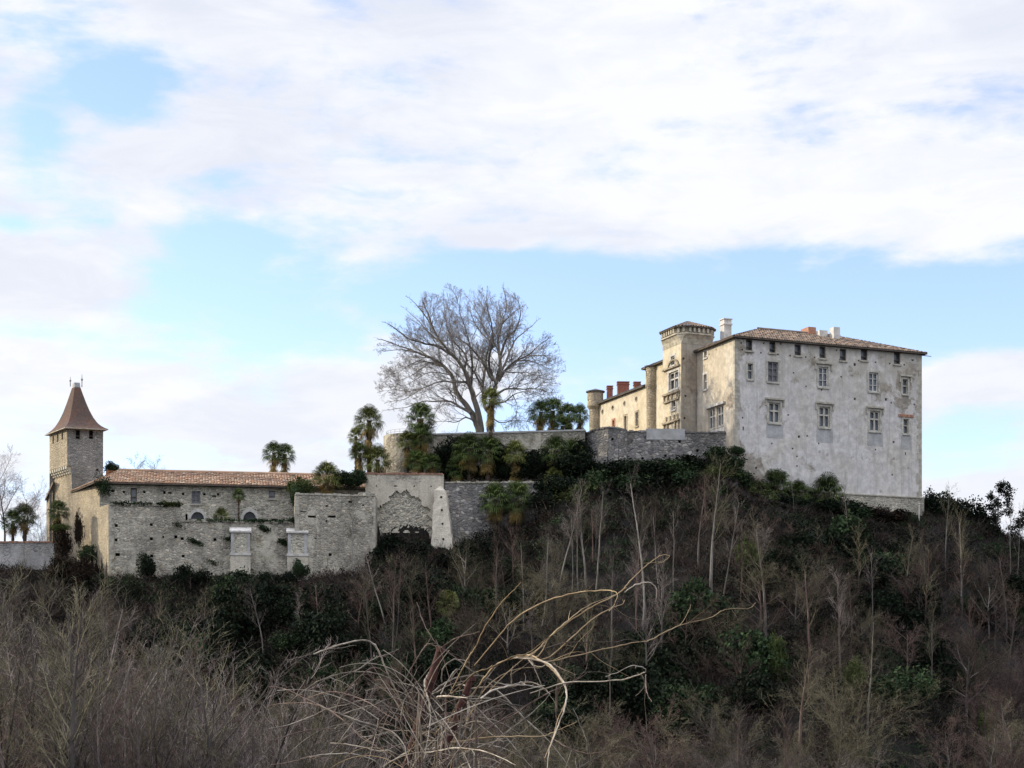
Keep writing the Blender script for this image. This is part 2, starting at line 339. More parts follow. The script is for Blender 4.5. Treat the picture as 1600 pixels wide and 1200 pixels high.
M['slate'] = mat_tiles('grey_tiles', [(0.13, 0.13, 0.145), (0.18, 0.18, 0.19), (0.10, 0.10, 0.11)], 0.3)
M['brick'] = mat_plain('red_brick', (0.28, 0.11, 0.075), 0.3, 6)
M['brick_orange'] = mat_plain('orange_brick', (0.36, 0.19, 0.13), 0.3, 4)
M['render_white'] = mat_plain('white_render', (0.55, 0.53, 0.50), 0.2, 2)
M['metal'] = mat_plain('grey_metal', (0.28, 0.29, 0.30), 0.15, 5, 0.5, 0.5)
M['rust'] = mat_plain('rusty_iron', (0.05, 0.017, 0.013), 0.5, 40, 0.8, 0.3, 0.0, 0.004)
def mat_glass():
    m, nt, b = new_mat('window_glass')
    n = noise_n(nt, posn(nt), 1.3, 2)
    setc(nt, b, mixc(nt, n, (0.10, 0.12, 0.15), (0.20, 0.22, 0.25)))
    b.inputs['Roughness'].default_value = 0.25; b.inputs['Specular IOR Level'].default_value = 0.6
    return m
M['glass'] = mat_glass(); M['dark_glass'] = mat_plain('dark_blue_glass', (0.03, 0.035, 0.05), 0.3, 3, 0.3, 0.4)
M['bark_pale'] = mat_bark('pale_bark', (0.11, 0.10, 0.09), (0.22, 0.205, 0.185))
M['bark_grey'] = mat_bark('grey_bark', (0.05, 0.042, 0.042), (0.115, 0.10, 0.09))
M['twig'] = mat_bark('brown_twigs', (0.055, 0.037, 0.034), (0.115, 0.08, 0.068), objvar=0.45)
M['twig_olive'] = mat_bark('olive_twigs', (0.065, 0.058, 0.037), (0.15, 0.135, 0.09), objvar=0.5)
M['twig_grey'] = mat_bark('grey_twigs', (0.09, 0.073, 0.07), (0.20, 0.17, 0.16), objvar=0.5)
M['bark_big'] = mat_bark('plane_tree_bark', (0.12, 0.108, 0.095), (0.22, 0.195, 0.165), objvar=0.0)
M['twig_big'] = mat_bark('plane_tree_twigs', (0.20, 0.18, 0.175), (0.29, 0.265, 0.255), objvar=0.0)
M['cane'] = mat_bark('dry_canes', (0.13, 0.105, 0.085), (0.34, 0.30, 0.25), 16.0, 0.0)
M['cane_tan'] = mat_bark('tan_canes', (0.20, 0.14, 0.08), (0.33, 0.25, 0.155), 9.0, 0.0)
M['cane_dark'] = mat_bark('brown_canes', (0.06, 0.04, 0.035), (0.15, 0.11, 0.09), 12.0, 0.0)
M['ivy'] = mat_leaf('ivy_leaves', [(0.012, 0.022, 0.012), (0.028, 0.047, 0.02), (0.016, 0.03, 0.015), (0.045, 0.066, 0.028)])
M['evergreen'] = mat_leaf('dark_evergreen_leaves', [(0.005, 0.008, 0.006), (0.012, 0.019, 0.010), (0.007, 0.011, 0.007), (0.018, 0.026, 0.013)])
M['brush'] = mat_leaf('brown_brush_leaves', [(0.022, 0.016, 0.014), (0.012, 0.010, 0.010), (0.05, 0.03, 0.018), (0.012, 0.014, 0.009), (0.03, 0.021, 0.02)])
M['greenbush'] = mat_leaf('green_bush_leaves', [(0.04, 0.06, 0.018), (0.07, 0.09, 0.03), (0.03, 0.045, 0.015), (0.10, 0.11, 0.04)])
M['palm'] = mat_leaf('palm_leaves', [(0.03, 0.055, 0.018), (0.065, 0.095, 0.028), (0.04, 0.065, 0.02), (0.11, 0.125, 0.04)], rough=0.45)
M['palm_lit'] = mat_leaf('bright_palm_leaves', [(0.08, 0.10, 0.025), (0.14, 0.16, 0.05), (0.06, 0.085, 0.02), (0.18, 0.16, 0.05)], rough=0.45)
M['palm_dead'] = mat_leaf('dry_palm_fronds', [(0.20, 0.14, 0.04), (0.13, 0.09, 0.035), (0.26, 0.19, 0.07), (0.09, 0.065, 0.03)])
M['palm_trunk'] = mat_plain('palm_fibre', (0.085, 0.062, 0.045), 0.5, 6, b2=0.06)
def mat_ground():
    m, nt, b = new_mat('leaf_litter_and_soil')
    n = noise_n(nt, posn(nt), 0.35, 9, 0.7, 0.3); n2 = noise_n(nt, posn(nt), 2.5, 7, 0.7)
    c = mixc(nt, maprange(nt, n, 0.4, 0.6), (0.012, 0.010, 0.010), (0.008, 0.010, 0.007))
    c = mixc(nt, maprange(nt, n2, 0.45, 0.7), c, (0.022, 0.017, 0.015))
    setc(nt, b, c); bump(nt, b, n2, 0.2, 1.0); return m
M['ground'] = mat_ground()

# ------------------------------------------------------------------ terrain: one sheet from under the camera to the horizon
def ip(x, t): return float(np.interp(x, [a for a, b in t], [b for a, b in t]))
YF = [(-900, 167.8), (85, 167.8), (90, 169.5), (109, 170.8), (150, 164.2), (153, 163.5), (170, 160.8), (461, 163.2), (462, 162.6), (585, 164.2), (588, 166.6), (592, 167.2), (693, 167.6), (697, 168.5), (862, 168.8), (868, 170.6), (905, 172.4), (950, 170.2), (979, 171.2), (1140, 171.9), (1149, 170.3), (1437, 178.3), (1443, 178.8), (1600, 180), (2600, 185)]
YFP = [(-900, 880), (0, 888), (85, 888), (150, 900), (461, 905), (586, 892), (594, 842), (640, 835), (690, 845), (712, 870), (730, 850), (840, 815), (880, 740), (980, 728), (1140, 712), (1165, 745), (1230, 768), (1300, 785), (1438, 803), (1500, 800), (1600, 848), (2600, 900)]
PL1 = [(-900, 15), (90, 15.2), (140, 16.8), (586, 16.8), (592, 21.4), (705, 21.4), (858, 21.4), (880, 23.0), (1000, 24.0), (1140, 24.6), (1165, 22), (1440, 20.5), (1500, 18.8), (1600, 16.5), (2600, 13)]
YW = [(600, 175.4), (655, 174.5), (914, 171.5), (918, 171.6), (979, 171.2), (1140, 171.9)]
def walk_wall(px): return ip(px, YW)
def vnoise(x, y):
    return (math.sin(x*0.31+1.3*math.sin(y*0.17))+math.sin(y*0.27+1.7*math.sin(x*0.21+1.0))+0.5*math.sin(x*0.9+y*0.7)+0.4*math.sin(x*1.3-y*1.1+2))*0.35
def terrain(x, y):
    if y < 3: return -1.7
    px = 800+F*x/y; px = max(-900, min(2600, px)); yf = ip(px, YF); zf = ZY(ip(px, YFP), yf)
    if y >= yf:
        z = ip(px, PL1)
        if y < yf+0.4: z = zf+(z-zf)*(y-yf)/0.4
        if 600 < px < 1142 and y > walk_wall(px)+0.45: z = 26.3
        if y > 235: z = z*max(0.0, 1-(y-235)/160.0)-5*min(1, (y-235)/160.0)
        return z
    k = 0.62+0.10*math.sin(px*0.008); d = yf-y
    z = zf-d*k*(0.75+0.25*min(1, d/12))
    z += vnoise(x, y)*min(1.0, max(0, d-1)/6)*0.9
    valley = -8.5+vnoise(x*0.6, y*0.6)
    near = -1.7-6.8*min(1.0, max(0.0, (y-9)/26))
    zz = max(z, valley) if y > 60 else valley
    if y < 60: zz = near+(valley-near)*min(1, max(0, (y-30)/30))
    return zz
def build_ground():
    ys = list(np.concatenate([np.array([-3000, -400, -60, -10, 0, 3]), np.arange(6, 60, 4.0), np.arange(60, 158, 1.6), np.arange(158, 182, 0.4), np.arange(182, 240, 4), [260, 300, 350, 400, 500, 700, 1200, 2500, 6000]]))
    ts = np.concatenate([[-40, -12, -5, -2.2, -1.2, -0.9, -0.7], np.arange(-0.6, 0.6001, 0.003), [0.7, 0.9, 1.2, 2.2, 5, 12, 40]])
    V = []
    for y in ys:
        w = max(abs(y), 12.0) if y < 12 else y
        for t in ts:
            x = t*w; V.append((x, y, terrain(x, y) if y >= 3 else -1.7))
    n = len(ts); Fc = [(j*n+i, j*n+i+1, (j+1)*n+i+1, (j+1)*n+i) for j in range(len(ys)-1) for i in range(n-1)]
    me = bpy.data.meshes.new('ground'); me.from_pydata(V, [], Fc); me.materials.append(M['ground'])
    me.polygons.foreach_set('use_smooth', [True]*len(me.polygons)); me.update()
    tag(mesh_obj('ground', me), 'dark leaf litter and soil of the wooded castle hill', None, None, 'structure')
build_ground()
def on_slope(px, py, y0=62.0, y1=182.0):    # first terrain point seen at a photo pixel
    y = y0
    while y < y1:
        x = (px-800)/F*y; z = ZY(py, y)
        if terrain(x, y) >= z: return Vector((x, y, terrain(x, y)))
        y += 0.5
    return Vector(((px-800)/F*y1, y1, terrain((px-800)/F*y1, y1)))

# ------------------------------------------------------------------ walls with real recessed openings
class Face:
    def __init__(s, a, b, z0, z1, thick=0.5, batter=0.0, bz=None):
        s.a = Vector((a[0], a[1])); s.b = Vector((b[0], b[1])); s.z0 = z0; s.z1 = z1
        s.L = (s.b-s.a).length; s.d = (s.b-s.a)/s.L; s.n = Vector((s.d.y, -s.d.x))      # outward = right of a->b (towards the camera when a is left)
        s.op = []; s.batter = batter; s.bz = z1 if bz is None else bz
    def off(s, z): return s.batter*max(0.0, s.bz-z)
    def uz(s, px, py):
        k = (px-800)/F; ax, ay = s.a; dx, dy = s.d
        u = (k*ay-ax)/(dx-k*dy); y = ay+dy*u
        return u, ZY(py, y)
    def pt(s, u, z, w=0.0):
        p = s.a+s.d*u+s.n*(w+s.off(z)); return Vector((p.x, p.y, z))
    def rect(s, x0, x1, y0, y1):            # photo rectangle -> (u0,u1,z0,z1) on the face, centred height
        u0, za = s.uz(x0, (y0)); u1, zb = s.uz(x1, y0); xm = (x0+x1)/2
        um, zt = s.uz(xm, y0); _, zbm = s.uz(xm, y1)
        return (min(u0, u1), max(u0, u1), zbm, zt)
    def hole(s, r, depth=0.35): s.op.append((*r, depth)); return r
    def build(s, mb, du=1.5, dz=1.5, top=None, back=None):
        us = {0.0, s.L}; zs = {s.z0, s.z1}
        for i in range(1, int(s.L/du)): us.add(i*du)
        for i in range(1, int((s.z1-s.z0)/dz)): zs.add(s.z0+i*dz)
        for o in s.op: us |= {o[0], o[1]}; zs |= {o[2], o[3]}
        us = sorted(u for u in us if 0 <= u <= s.L); zs = sorted(z for z in zs if s.z0 <= z <= s.z1)
        tz = (lambda u, z: top(u) if (top and z >= s.z1-1e-6) else z)
        for i in range(len(us)-1):
            if us[i+1]-us[i] < 1e-4: continue
            um = (us[i]+us[i+1])/2
            for j in range(len(zs)-1):
                zm = (zs[j]+zs[j+1])/2
                if zs[j+1]-zs[j] < 1e-4: continue
                if any(o[0] < um < o[1] and o[2] < zm < o[3] for o in s.op): continue
                mb.quad(s.pt(us[i], zs[j]), s.pt(us[i+1], zs[j]), s.pt(us[i+1], tz(us[i+1], zs[j+1])), s.pt(us[i], tz(us[i], zs[j+1])))
        for (u0, u1, z0, z1, dp) in s.op:
            A, B, C, D = s.pt(u0, z0), s.pt(u1, z0), s.pt(u1, z1), s.pt(u0, z1)
            a, b, c, d = s.pt(u0, z0, -dp), s.pt(u1, z0, -dp), s.pt(u1, z1, -dp), s.pt(u0, z1, -dp)
            mb.quad(A, B, b, a); mb.quad(B, C, c, b); mb.quad(C, D, d, c); mb.quad(D, A, a, d)
            if dp == 0.6: mb.quad(a, b, c, d); mb.m.add(len(mb.f)-1)
    def box(s, mb, u0, u1, z0, z1, w0, w1):
        o = s.pt(u0, z0, w0); mb.obox(o, s.pt(u1, z0, w0)-o, s.pt(u0, z0, w1)-o, Vector((0, 0, z1-z0)))
    def shell(s): return s

def window(face, r, kind, parent, frame_mat=None, depth=0.35, name='window', surround=None, sill=True, hood=False, patch=None, glass=None, label=None):
    u0, u1, z0, z1 = r; face.hole(r, depth)
    f = MB(); fm = frame_mat or M['stone']; w = u1-u0; h = z1-z0; fw = min(0.13, w*0.13)
    def bar(a, b, c, d, p=-0.12, q=-0.24): face.box(f, a, b, c, d, q, p)
    bar(u0, u0+fw, z0, z1); bar(u1-fw, u1, z0, z1); bar(u0+fw, u1-fw, z1-fw, z1); bar(u0+fw, u1-fw, z0, z0+fw)
    if kind in ('cross', 'grid'):
        m = (u0+u1)/2; bar(m-fw*0.55, m+fw*0.55, z0+fw, z1-fw, -0.10, -0.25)
        t = z0+h*0.60
        for a, b in ((u0+fw, m-fw*0.55), (m+fw*0.55, u1-fw)): bar(a, b, t-fw*0.6, t+fw*0.6, -0.11, -0.25)
    elif kind == 'two':
        t = z0+h*0.56; bar(u0+fw, u1-fw, t-fw*0.7, t+fw*0.7)
    elif kind == 'sash':
        m = (u0+u1)/2; bar(m-0.05, m+0.05, z0+fw, z1-fw)
        for k in (0.35, 0.68):
            t = z0+h*k
            for a, b in ((u0+fw, m-0.05), (m+0.05, u1-fw)): bar(a, b, t-0.03, t+0.03, -0.14, -0.22)
    elif kind == 'attic':
        t = z0+h*0.35; bar(u0+fw, u1-fw, t-0.04, t+0.04)
    wo = part(name, f, fm, parent, label)
    g = MB(); g.quad(face.pt(u0, z0, -depth+0.01), face.pt(u1, z0, -depth+0.01), face.pt(u1, z1, -depth+0.01), face.pt(u0, z1, -depth+0.01))
    part('pane', g, glass or M['glass'], wo)
    if sill:
        k = MB(); face.box(k, u0-0.12, u1+0.12, z0-0.16, z0-0.004, -0.05, 0.12); part('sill', k, surround or M['stone'], wo)
    if surround:
        k = MB(); sw = 0.22
        face.box(k, u0-sw, u0-0.004, z0, z1, -0.02, 0.035); face.box(k, u1+0.004, u1+sw, z0, z1, -0.02, 0.035); face.box(k, u0-sw, u1+sw, z1+0.004, z1+sw, -0.02, 0.035)
        part('surround', k, surround, wo)
    if hood:
        k = MB(); face.box(k, u0-0.42, u1+0.42, z1+0.26, z1+0.44, -0.02, 0.22); face.box(k, u0-0.42, u0-0.28, z1-0.35, z1+0.257, -0.02, 0.14); face.box(k, u1+0.28, u1+0.42, z1-0.35, z1+0.257, -0.02, 0.14)
        part('hood_mould', k, M['stone'], wo)
    if patch:
        k = MB(); face.box(k, u0-0.3, u1+0.35, z0-patch, z0-0.17, -0.02, 0.012); part('render_patch', k, M['cement'], wo)
    return wo
def holes(face, pts, s=0.2, parent=None):
    for p in pts:
        u, z = face.uz(p[0], p[1]); a = s*(p[2] if len(p) > 2 else 1); b = a*(p[3] if len(p) > 3 else 1)
        face.hole((u-a/2, u+a/2, z-b/2, z+b/2), 0.6)
def tiled(mb, e0, e1, up, ra, rb, pitch=0.26, rows=9, amp=0.055, jit=0.02, uvo=0.0):
    """canal-tile slope: eave e0->e1, 'up' from eave to ridge, ridge spans ra..rb along the eave; real rolls"""
    e0 = Vector(e0); e1 = Vector(e1); up = Vector(up); L = (e1-e0).length; d = (e1-e0)/L; nrm = d.cross(up).normalized()
    if nrm.z < 0: nrm = -nrm
    n = max(2, int(L/pitch)); rnd = random.Random(int(L*100)); lo = nrm*-0.03; rb_ = min(rb, L)
    mb.quad(e0+lo, e1+lo, e0+d*rb_+up+lo, e0+d*ra+up+lo, uv=((0.5, 0.5),)*4)
    for i in range(n):
        u0 = L*i/n; us = [u0+L/n*q for q in (0, 0.25, 0.5, 0.75, 1)]; hs = [0, amp*0.85, amp*1.1, amp*0.85, 0]
        def tm(u):
            if u < ra: return max(0.0, u/ra) if ra > 1e-6 else 1
            if u > rb: return max(0.0, (L-u)/(L-rb)) if L-rb > 1e-6 else 1
            return 1.0
        for j in range(rows):
            ta, tb = j/rows, (j+1)/rows; g = rnd.uniform(-jit, jit)
            for q in range(4):
                pts = []
                for (k, t) in ((q, ta), (q+1, ta), (q+1, tb), (q, tb)):
                    m = tm(us[k]); t2 = min(t, m); lift = hs[k]+(0.035 if t == ta else 0.0)+g
                    pts.append(e0+d*us[k]+up*t2+nrm*lift)
                if (pts[0]-pts[3]).length < 1e-5 and (pts[1]-pts[2]).length < 1e-5: continue
                c = ((i+0.5, j+0.5+uvo),)*4; mb.quad(*pts, uv=c)
        # open end of the roll at the eave
        mb.poly([e0+d*us[k]+nrm*(hs[k]+0.035) for k in range(5)]); mb.uv[len(mb.f)-1] = ((0.5, 0.5),)*5

def coping(parent, pts, w, hmin, hmax, mat, seed=1, name='coping', inward=0.0):
    """rough stones along a wall top; pts: 3D points, w thickness in +y"""
    rnd = random.Random(seed); mb = MB()
    for a, b in zip(pts[:-1], pts[1:]):
        a = Vector(a); b = Vector(b); L = (b-a).length; d = (b-a)/L; u = 0.0
        nrm = Vector((-d.y, d.x, 0)).normalized()
        while u < L-0.05:
            l = min(rnd.uniform(0.25, 0.7), L-u); h = rnd.uniform(hmin, hmax); t = rnd.uniform(-0.03, 0.06)
            if rnd.random() < 0.08: h = hmin*0.5
            mb.obox(a+d*(u+0.01)-nrm*(0.05+t)+Vector((0, 0, -0.12)), d*(l-0.02), nrm*(w+0.08+t), (rnd.uniform(-0.03, 0.03), 0, h+0.12))
            u += l
    return part(name, mb, mat, parent)

def arc_fill(face, r, part_of, mat, mode='lunette', ring=0.14, ringmat=None, depth=0.35, name='window', glass=None):
    u0, u1, z0, z1 = r; face.hole(r, depth); w = MB(); um = (u0+u1)/2; ru = (u1-u0)/2
    n = 14; rg = MB()
    def arc(a, k=1.0):
        if mode == 'lunette': return um+ru*k*math.cos(a), z0+(z1-z0)*k*math.sin(a)
        zc = (z0+z1)/2; return um+ru*k*math.cos(a), zc+(z1-z0)/2*k*math.sin(a)
    A1 = math.pi if mode == 'lunette' else 2*math.pi; n = 14 if mode == 'lunette' else 24
    for i in range(n):
        a, b = A1*i/n, A1*(i+1)/n; pa, pb = arc(a), arc(b)
        zb = z1 if (a+b)/2 < math.pi else z0
        w.quad(face.pt(*pa), face.pt(*pb), face.pt(pb[0], zb), face.pt(pa[0], zb))
        w.quad(face.pt(*pa), face.pt(*pb), face.pt(*pb, -depth), face.pt(*pa, -depth))
        k = 1+ring/ru; oa, ob = arc(a, k), arc(b, k)
        rg.quad(face.pt(*pa, 0.03), face.pt(*pb, 0.03), face.pt(*ob, 0.03), face.pt(*oa, 0.03))
        rg.quad(face.pt(*oa, 0.03), face.pt(*ob, 0.03), face.pt(*ob, -0.02), face.pt(*oa, -0.02))
        rg.quad(face.pt(*pa, 0.03), face.pt(*pb, 0.03), face.pt(*pb, -0.02), face.pt(*pa, -0.02))
    wo = part(name, rg, ringmat or M['stone'], part_of)
    part('spandrel', w, mat, wo)
    g = MB(); g.quad(face.pt(u0, z0, -depth+0.01), face.pt(u1, z0, -depth+0.01), face.pt(u1, z1, -depth+0.01), face.pt(u0, z1, -depth+0.01))
    for q in ((0.0,) if mode == 'round' else (-0.33, 0.0, 0.33)):
        face.box(rg, um+ru*q-0.03, um+ru*q+0.03, z0, z0+(z1-z0)*(0.9 if mode == 'lunette' else 1), -0.27, -0.22) if False else None
    part('pane', g, glass or M['glass'], wo); return wo

# ------------------------------------------------------------------ the castle block
A = Vector((21.75, 170.0)); dF = Vector((0.9273, 0.3742)); dL = Vector((-0.3742, 0.9273))
def plan(e, s): return A+dF*e+dL*s
def facade_s(px, inward=0.0):
    k = (px-800)/F; o = plan(inward, 0)
    return (o.x-k*o.y)/(k*dL.y-dL.x)
def build_castle():
    t = thing('castle', 'large pale castle block with low hipped roof and many mullioned windows', 'castle', (*plan(8, 5), 20))
    EZ = 35.72; W = 21.75; D = 12.5
    fr = Face(plan(0, 0), plan(W, 0), 16.0, EZ); wall = MB()
    Z6 = lambda x, y: (1120+x/4.706, 490+y/4.706)
    def r6(x0, x1, y0, y1): a = Z6(x0, y0); b = Z6(x1, y1); return fr.rect(a[0], b[0], a[1], b[1])
    for (x0, x1, y0, y1) in [(215, 262, 192, 272), (387, 432, 207, 288), (572, 620, 227, 308), (755, 800, 243, 328), (905, 952, 260, 346), (1060, 1108, 262, 344), (1302, 1350, 285, 372)]:
        window(fr, r6(x0, x1, y0, y1), 'attic', t, M['wood'], 0.4, surround=None, sill=True)
    window(fr, r6(228, 265, 368, 483), 'two', t, surround=M['stone_front'])
    for i, (x0, x1, y0, y1) in enumerate([(375, 452, 355, 503), (747, 820, 392, 541), (1117, 1187, 433, 575)]):
        window(fr, r6(x0, x1, y0, y1), 'sash', t, M['render_white'] if i else M['door'], 0.3, surround=M['stone_front'], hood=(i == 1), glass=M['glass'] if i else M['door'])
    window(fr, r6(1367, 1403, 483, 592), 'two', t, surround=M['stone_front'], hood=True)
    for (x0, x1, y0, y1) in [(382, 466, 655, 804), (752, 832, 685, 838), (1124, 1200, 716, 865)]:
        window(fr, r6(x0, x1, y0, y1), 'cross', t, M['stone_front'], 0.35, surround=M['stone_front'], hood=True, patch=1.5)
    window(fr, r6(1372, 1410, 775, 884), 'two', t, surround=M['stone_front'], patch=1.6)
    k = MB(); u, z = fr.uz(*Z6(1390, 758)); fr.box(k, u-0.9, u+0.9, z-0.05, z+0.22, -0.02, 0.1); part('brick_lintel', k, M['brick_orange'], t)
    hp = [(180, 215), (345, 218), (470, 222), (655, 320), (720, 322), (880, 270), (1045, 345), (1168, 358), (1272, 367), (1378, 376), (188, 265), (325, 288), (450, 300), (540, 310),
          (1015, 375, 1.6), (915, 465), (657, 535), (1015, 627, 1.4), (1245, 632, 1.6), (1283, 655), (1452, 668), (1440, 342, 1.6, 0.6), (565, 435), (525, 745), (190, 765), (195, 845, 1, 2.2), (605, 905, 1.5), (665, 900), (750, 955), (1300, 945, 1.3), (1168, 1000), (1388, 1030, 0.8, 2.0), (195, 1010), (590, 1050), (290, 1135, 1.3), (405, 955), (557, 992), (1290, 1185), (195, 1080), (590, 1120), (905, 340), (770, 560)]
    holes(fr, [(*Z6(h[0], h[1]), *(h[2:])) for h in hp], 0.17)
    fr.build(wall)
    sd = Face(plan(0, 9.0), plan(0, 0), 16.0, EZ)
    Z5 = lambda x, y: (900+x/4.614, 480+y/4.614)
    def r5(f, x0, x1, y0, y1): a = Z5(x0, y0); b = Z5(x1, y1); return f.rect(a[0], b[0], a[1], b[1])
    side = MB()
    window(sd, r5(sd, 925, 945, 320, 364), 'attic', t, M['stone_pale'], 0.4, surround=M['stone_pale'])
    window(sd, r5(sd, 921, 944, 485, 593), 'two', t, M['stone_pale'], 0.4, surround=M['stone_pale'])
    r = r5(sd, 955, 1062, 720, 868); um = (r[0]+r[1])/2
    window(sd, (r[0], um-0.22, r[2], r[3]), 'grid', t, M['stone_pale'], 0.4)
    window(sd, (um+0.22, r[1], r[2], r[3]), 'grid', t, M['stone_pale'], 0.4)
    k = MB(); sd.box(k, r[0]-0.35, r[1]+0.35, r[3]+0.05, r[3]+0.30, -0.02, 0.25); part('window_hood', k, M['stone_pale'], t)
    k = MB(); sd.box(k, r[0]-0.35, r[1]+0.35, r[2]-0.9, r[2]-0.18, -0.02, 0.10); part('window_apron', k, M['stone_pale'], t)
    holes(sd, [Z5(1010, 305), Z5(1060, 275), Z5(960, 340), Z5(1128, 235)], 0.16)
    sd.build(side)
    for f in (Face(plan(W, 0), plan(W, D), 16.0, EZ), Face(plan(W, D), plan(0, D), 16.0, EZ), Face(plan(0, D), plan(0, 9.0), 16.0, EZ)): f.build(wall)
    part('wall', wall, M['plaster'], t); part('side_wall', side, M['plaster_warm_lit'], t)
    # projecting rubble footing with its ledge, and corner stones
    k = MB(); fr.box(k, -0.25, W+0.15, 15.5, 21.0, -0.02, 0.22); part('footing', k, M['rubble'], t)
    k = MB(); fr.box(k, -0.30, W+0.18, 21.003, 21.12, -0.02, 0.30); part('ledge', k, M['stone'], t)
    k = MB(); k2 = MB()
    rnd = random.Random(3); z = 17.0
    while z < EZ-0.5:
        h = rnd.uniform(0.3, 0.45); l = rnd.choice((0.35, 0.6)); fr.box(k, W-l, W+0.02, z, z+h-0.02, -0.3, 0.018); l = rnd.choice((0.3, 0.55)); fr.box(k2, -0.02, l, z, z+h-0.02, -0.3, 0.018); z += h
    part('quoin', k, M['stone'], t); part('quoin', k2, M['stone'], t)
    # roof: four slopes of canal tiles on an overhanging eave
    ov = 0.42; RZ = 38.35; ez = EZ+0.02
    c00, c10, c11, c01 = plan(-ov, -ov), plan(W+ov, -ov), plan(W+ov, D+ov), plan(-ov, D+ov)
    hd = (D+2*ov)/2; rf = MB(); up = dL*hd; L = W+2*ov
    V3 = lambda p, z: Vector((p.x, p.y, z))
    tiled(rf, V3(c00, ez+0.12), V3(c10, ez+0.12), (up.x, up.y, RZ-ez-0.12), 6.6, L-6.2, 0.28, 12)
    tiled(rf, V3(c11, ez+0.12), V3(c01, ez+0.12), (-up.x, -up.y, RZ-ez-0.12), 6.2, L-6.6, 0.28, 12)
    tiled(rf, V3(c01, ez+0.12), V3(c00, ez+0.12), (dF.x*6.6, dF.y*6.6, RZ-ez-0.12), hd, hd, 0.28, 12)
    tiled(rf, V3(c10, ez+0.12), V3(c11, ez+0.12), (-dF.x*6.2, -dF.y*6.2, RZ-ez-0.12), hd, hd, 0.28, 12)
    roof = part('roof', rf, M['roof_dark'], t)
    k = MB(); k.prism([c00, c10, c11, c01], ez, ez+0.115); part('eaves_board', k, M['wood'], roof)
    k = MB(); k.tube([V3(plan(6.6-ov, hd-ov), RZ+0.06), V3(plan(W+ov-6.2, hd-ov), RZ+0.06)], [0.16, 0.16], 8); part('ridge_tiles', k, M['roof_dark'], roof)
    def chim(e, s, w, d, z0, z1, mat, cap=True, name='chimney'):
        k = MB(); q = [plan(e-w/2, s-d/2), plan(e+w/2, s-d/2), plan(e+w/2, s+d/2), plan(e-w/2, s+d/2)]
        k.prism(q, z0, z1)
        if cap:
            g = 0.09; q2 = [plan(e-w/2-g, s-d/2-g), plan(e+w/2+g, s-d/2-g), plan(e+w/2+g, s+d/2+g), plan(e-w/2-g, s+d/2+g)]
            k.prism(q2, z1-0.55, z1-0.42); k.prism(q2, z1+0.002, z1+0.1)
        return part(name, k, mat, roof)
    chim(3.0, 7.2, 0.85, 0.85, 36.5, 39.2, M['render_white'])
    chim(12.4, 6.6, 0.9, 1.5, 37.0, 39.0, M['brick_orange'], False)
    chim(13.2, 5.3, 0.95, 0.7, 36.8, 38.55, M['render_white'], False)
    chim(14.15, 4.3, 0.75, 0.75, 36.5, 38.75, M['render_white'], False)
    k = MB(); k.tube([V3(plan(W+ov-0.5, 0.2), ez), V3(plan(W+ov+0.55, -0.3), ez-0.15)], [0.05, 0.04], 6); part('gutter_spout', k, M['metal'], roof)
    return t
build_castle()

def quad_roof(mb, loop0, loops):            # stack of vertical rings (lists of 3D points)
    for a, b in zip([loop0]+loops[:-1], loops):
        n = len(a)
        for i in range(n): mb.quad(a[i], a[(i+1) % n], b[(i+1) % n], b[i])

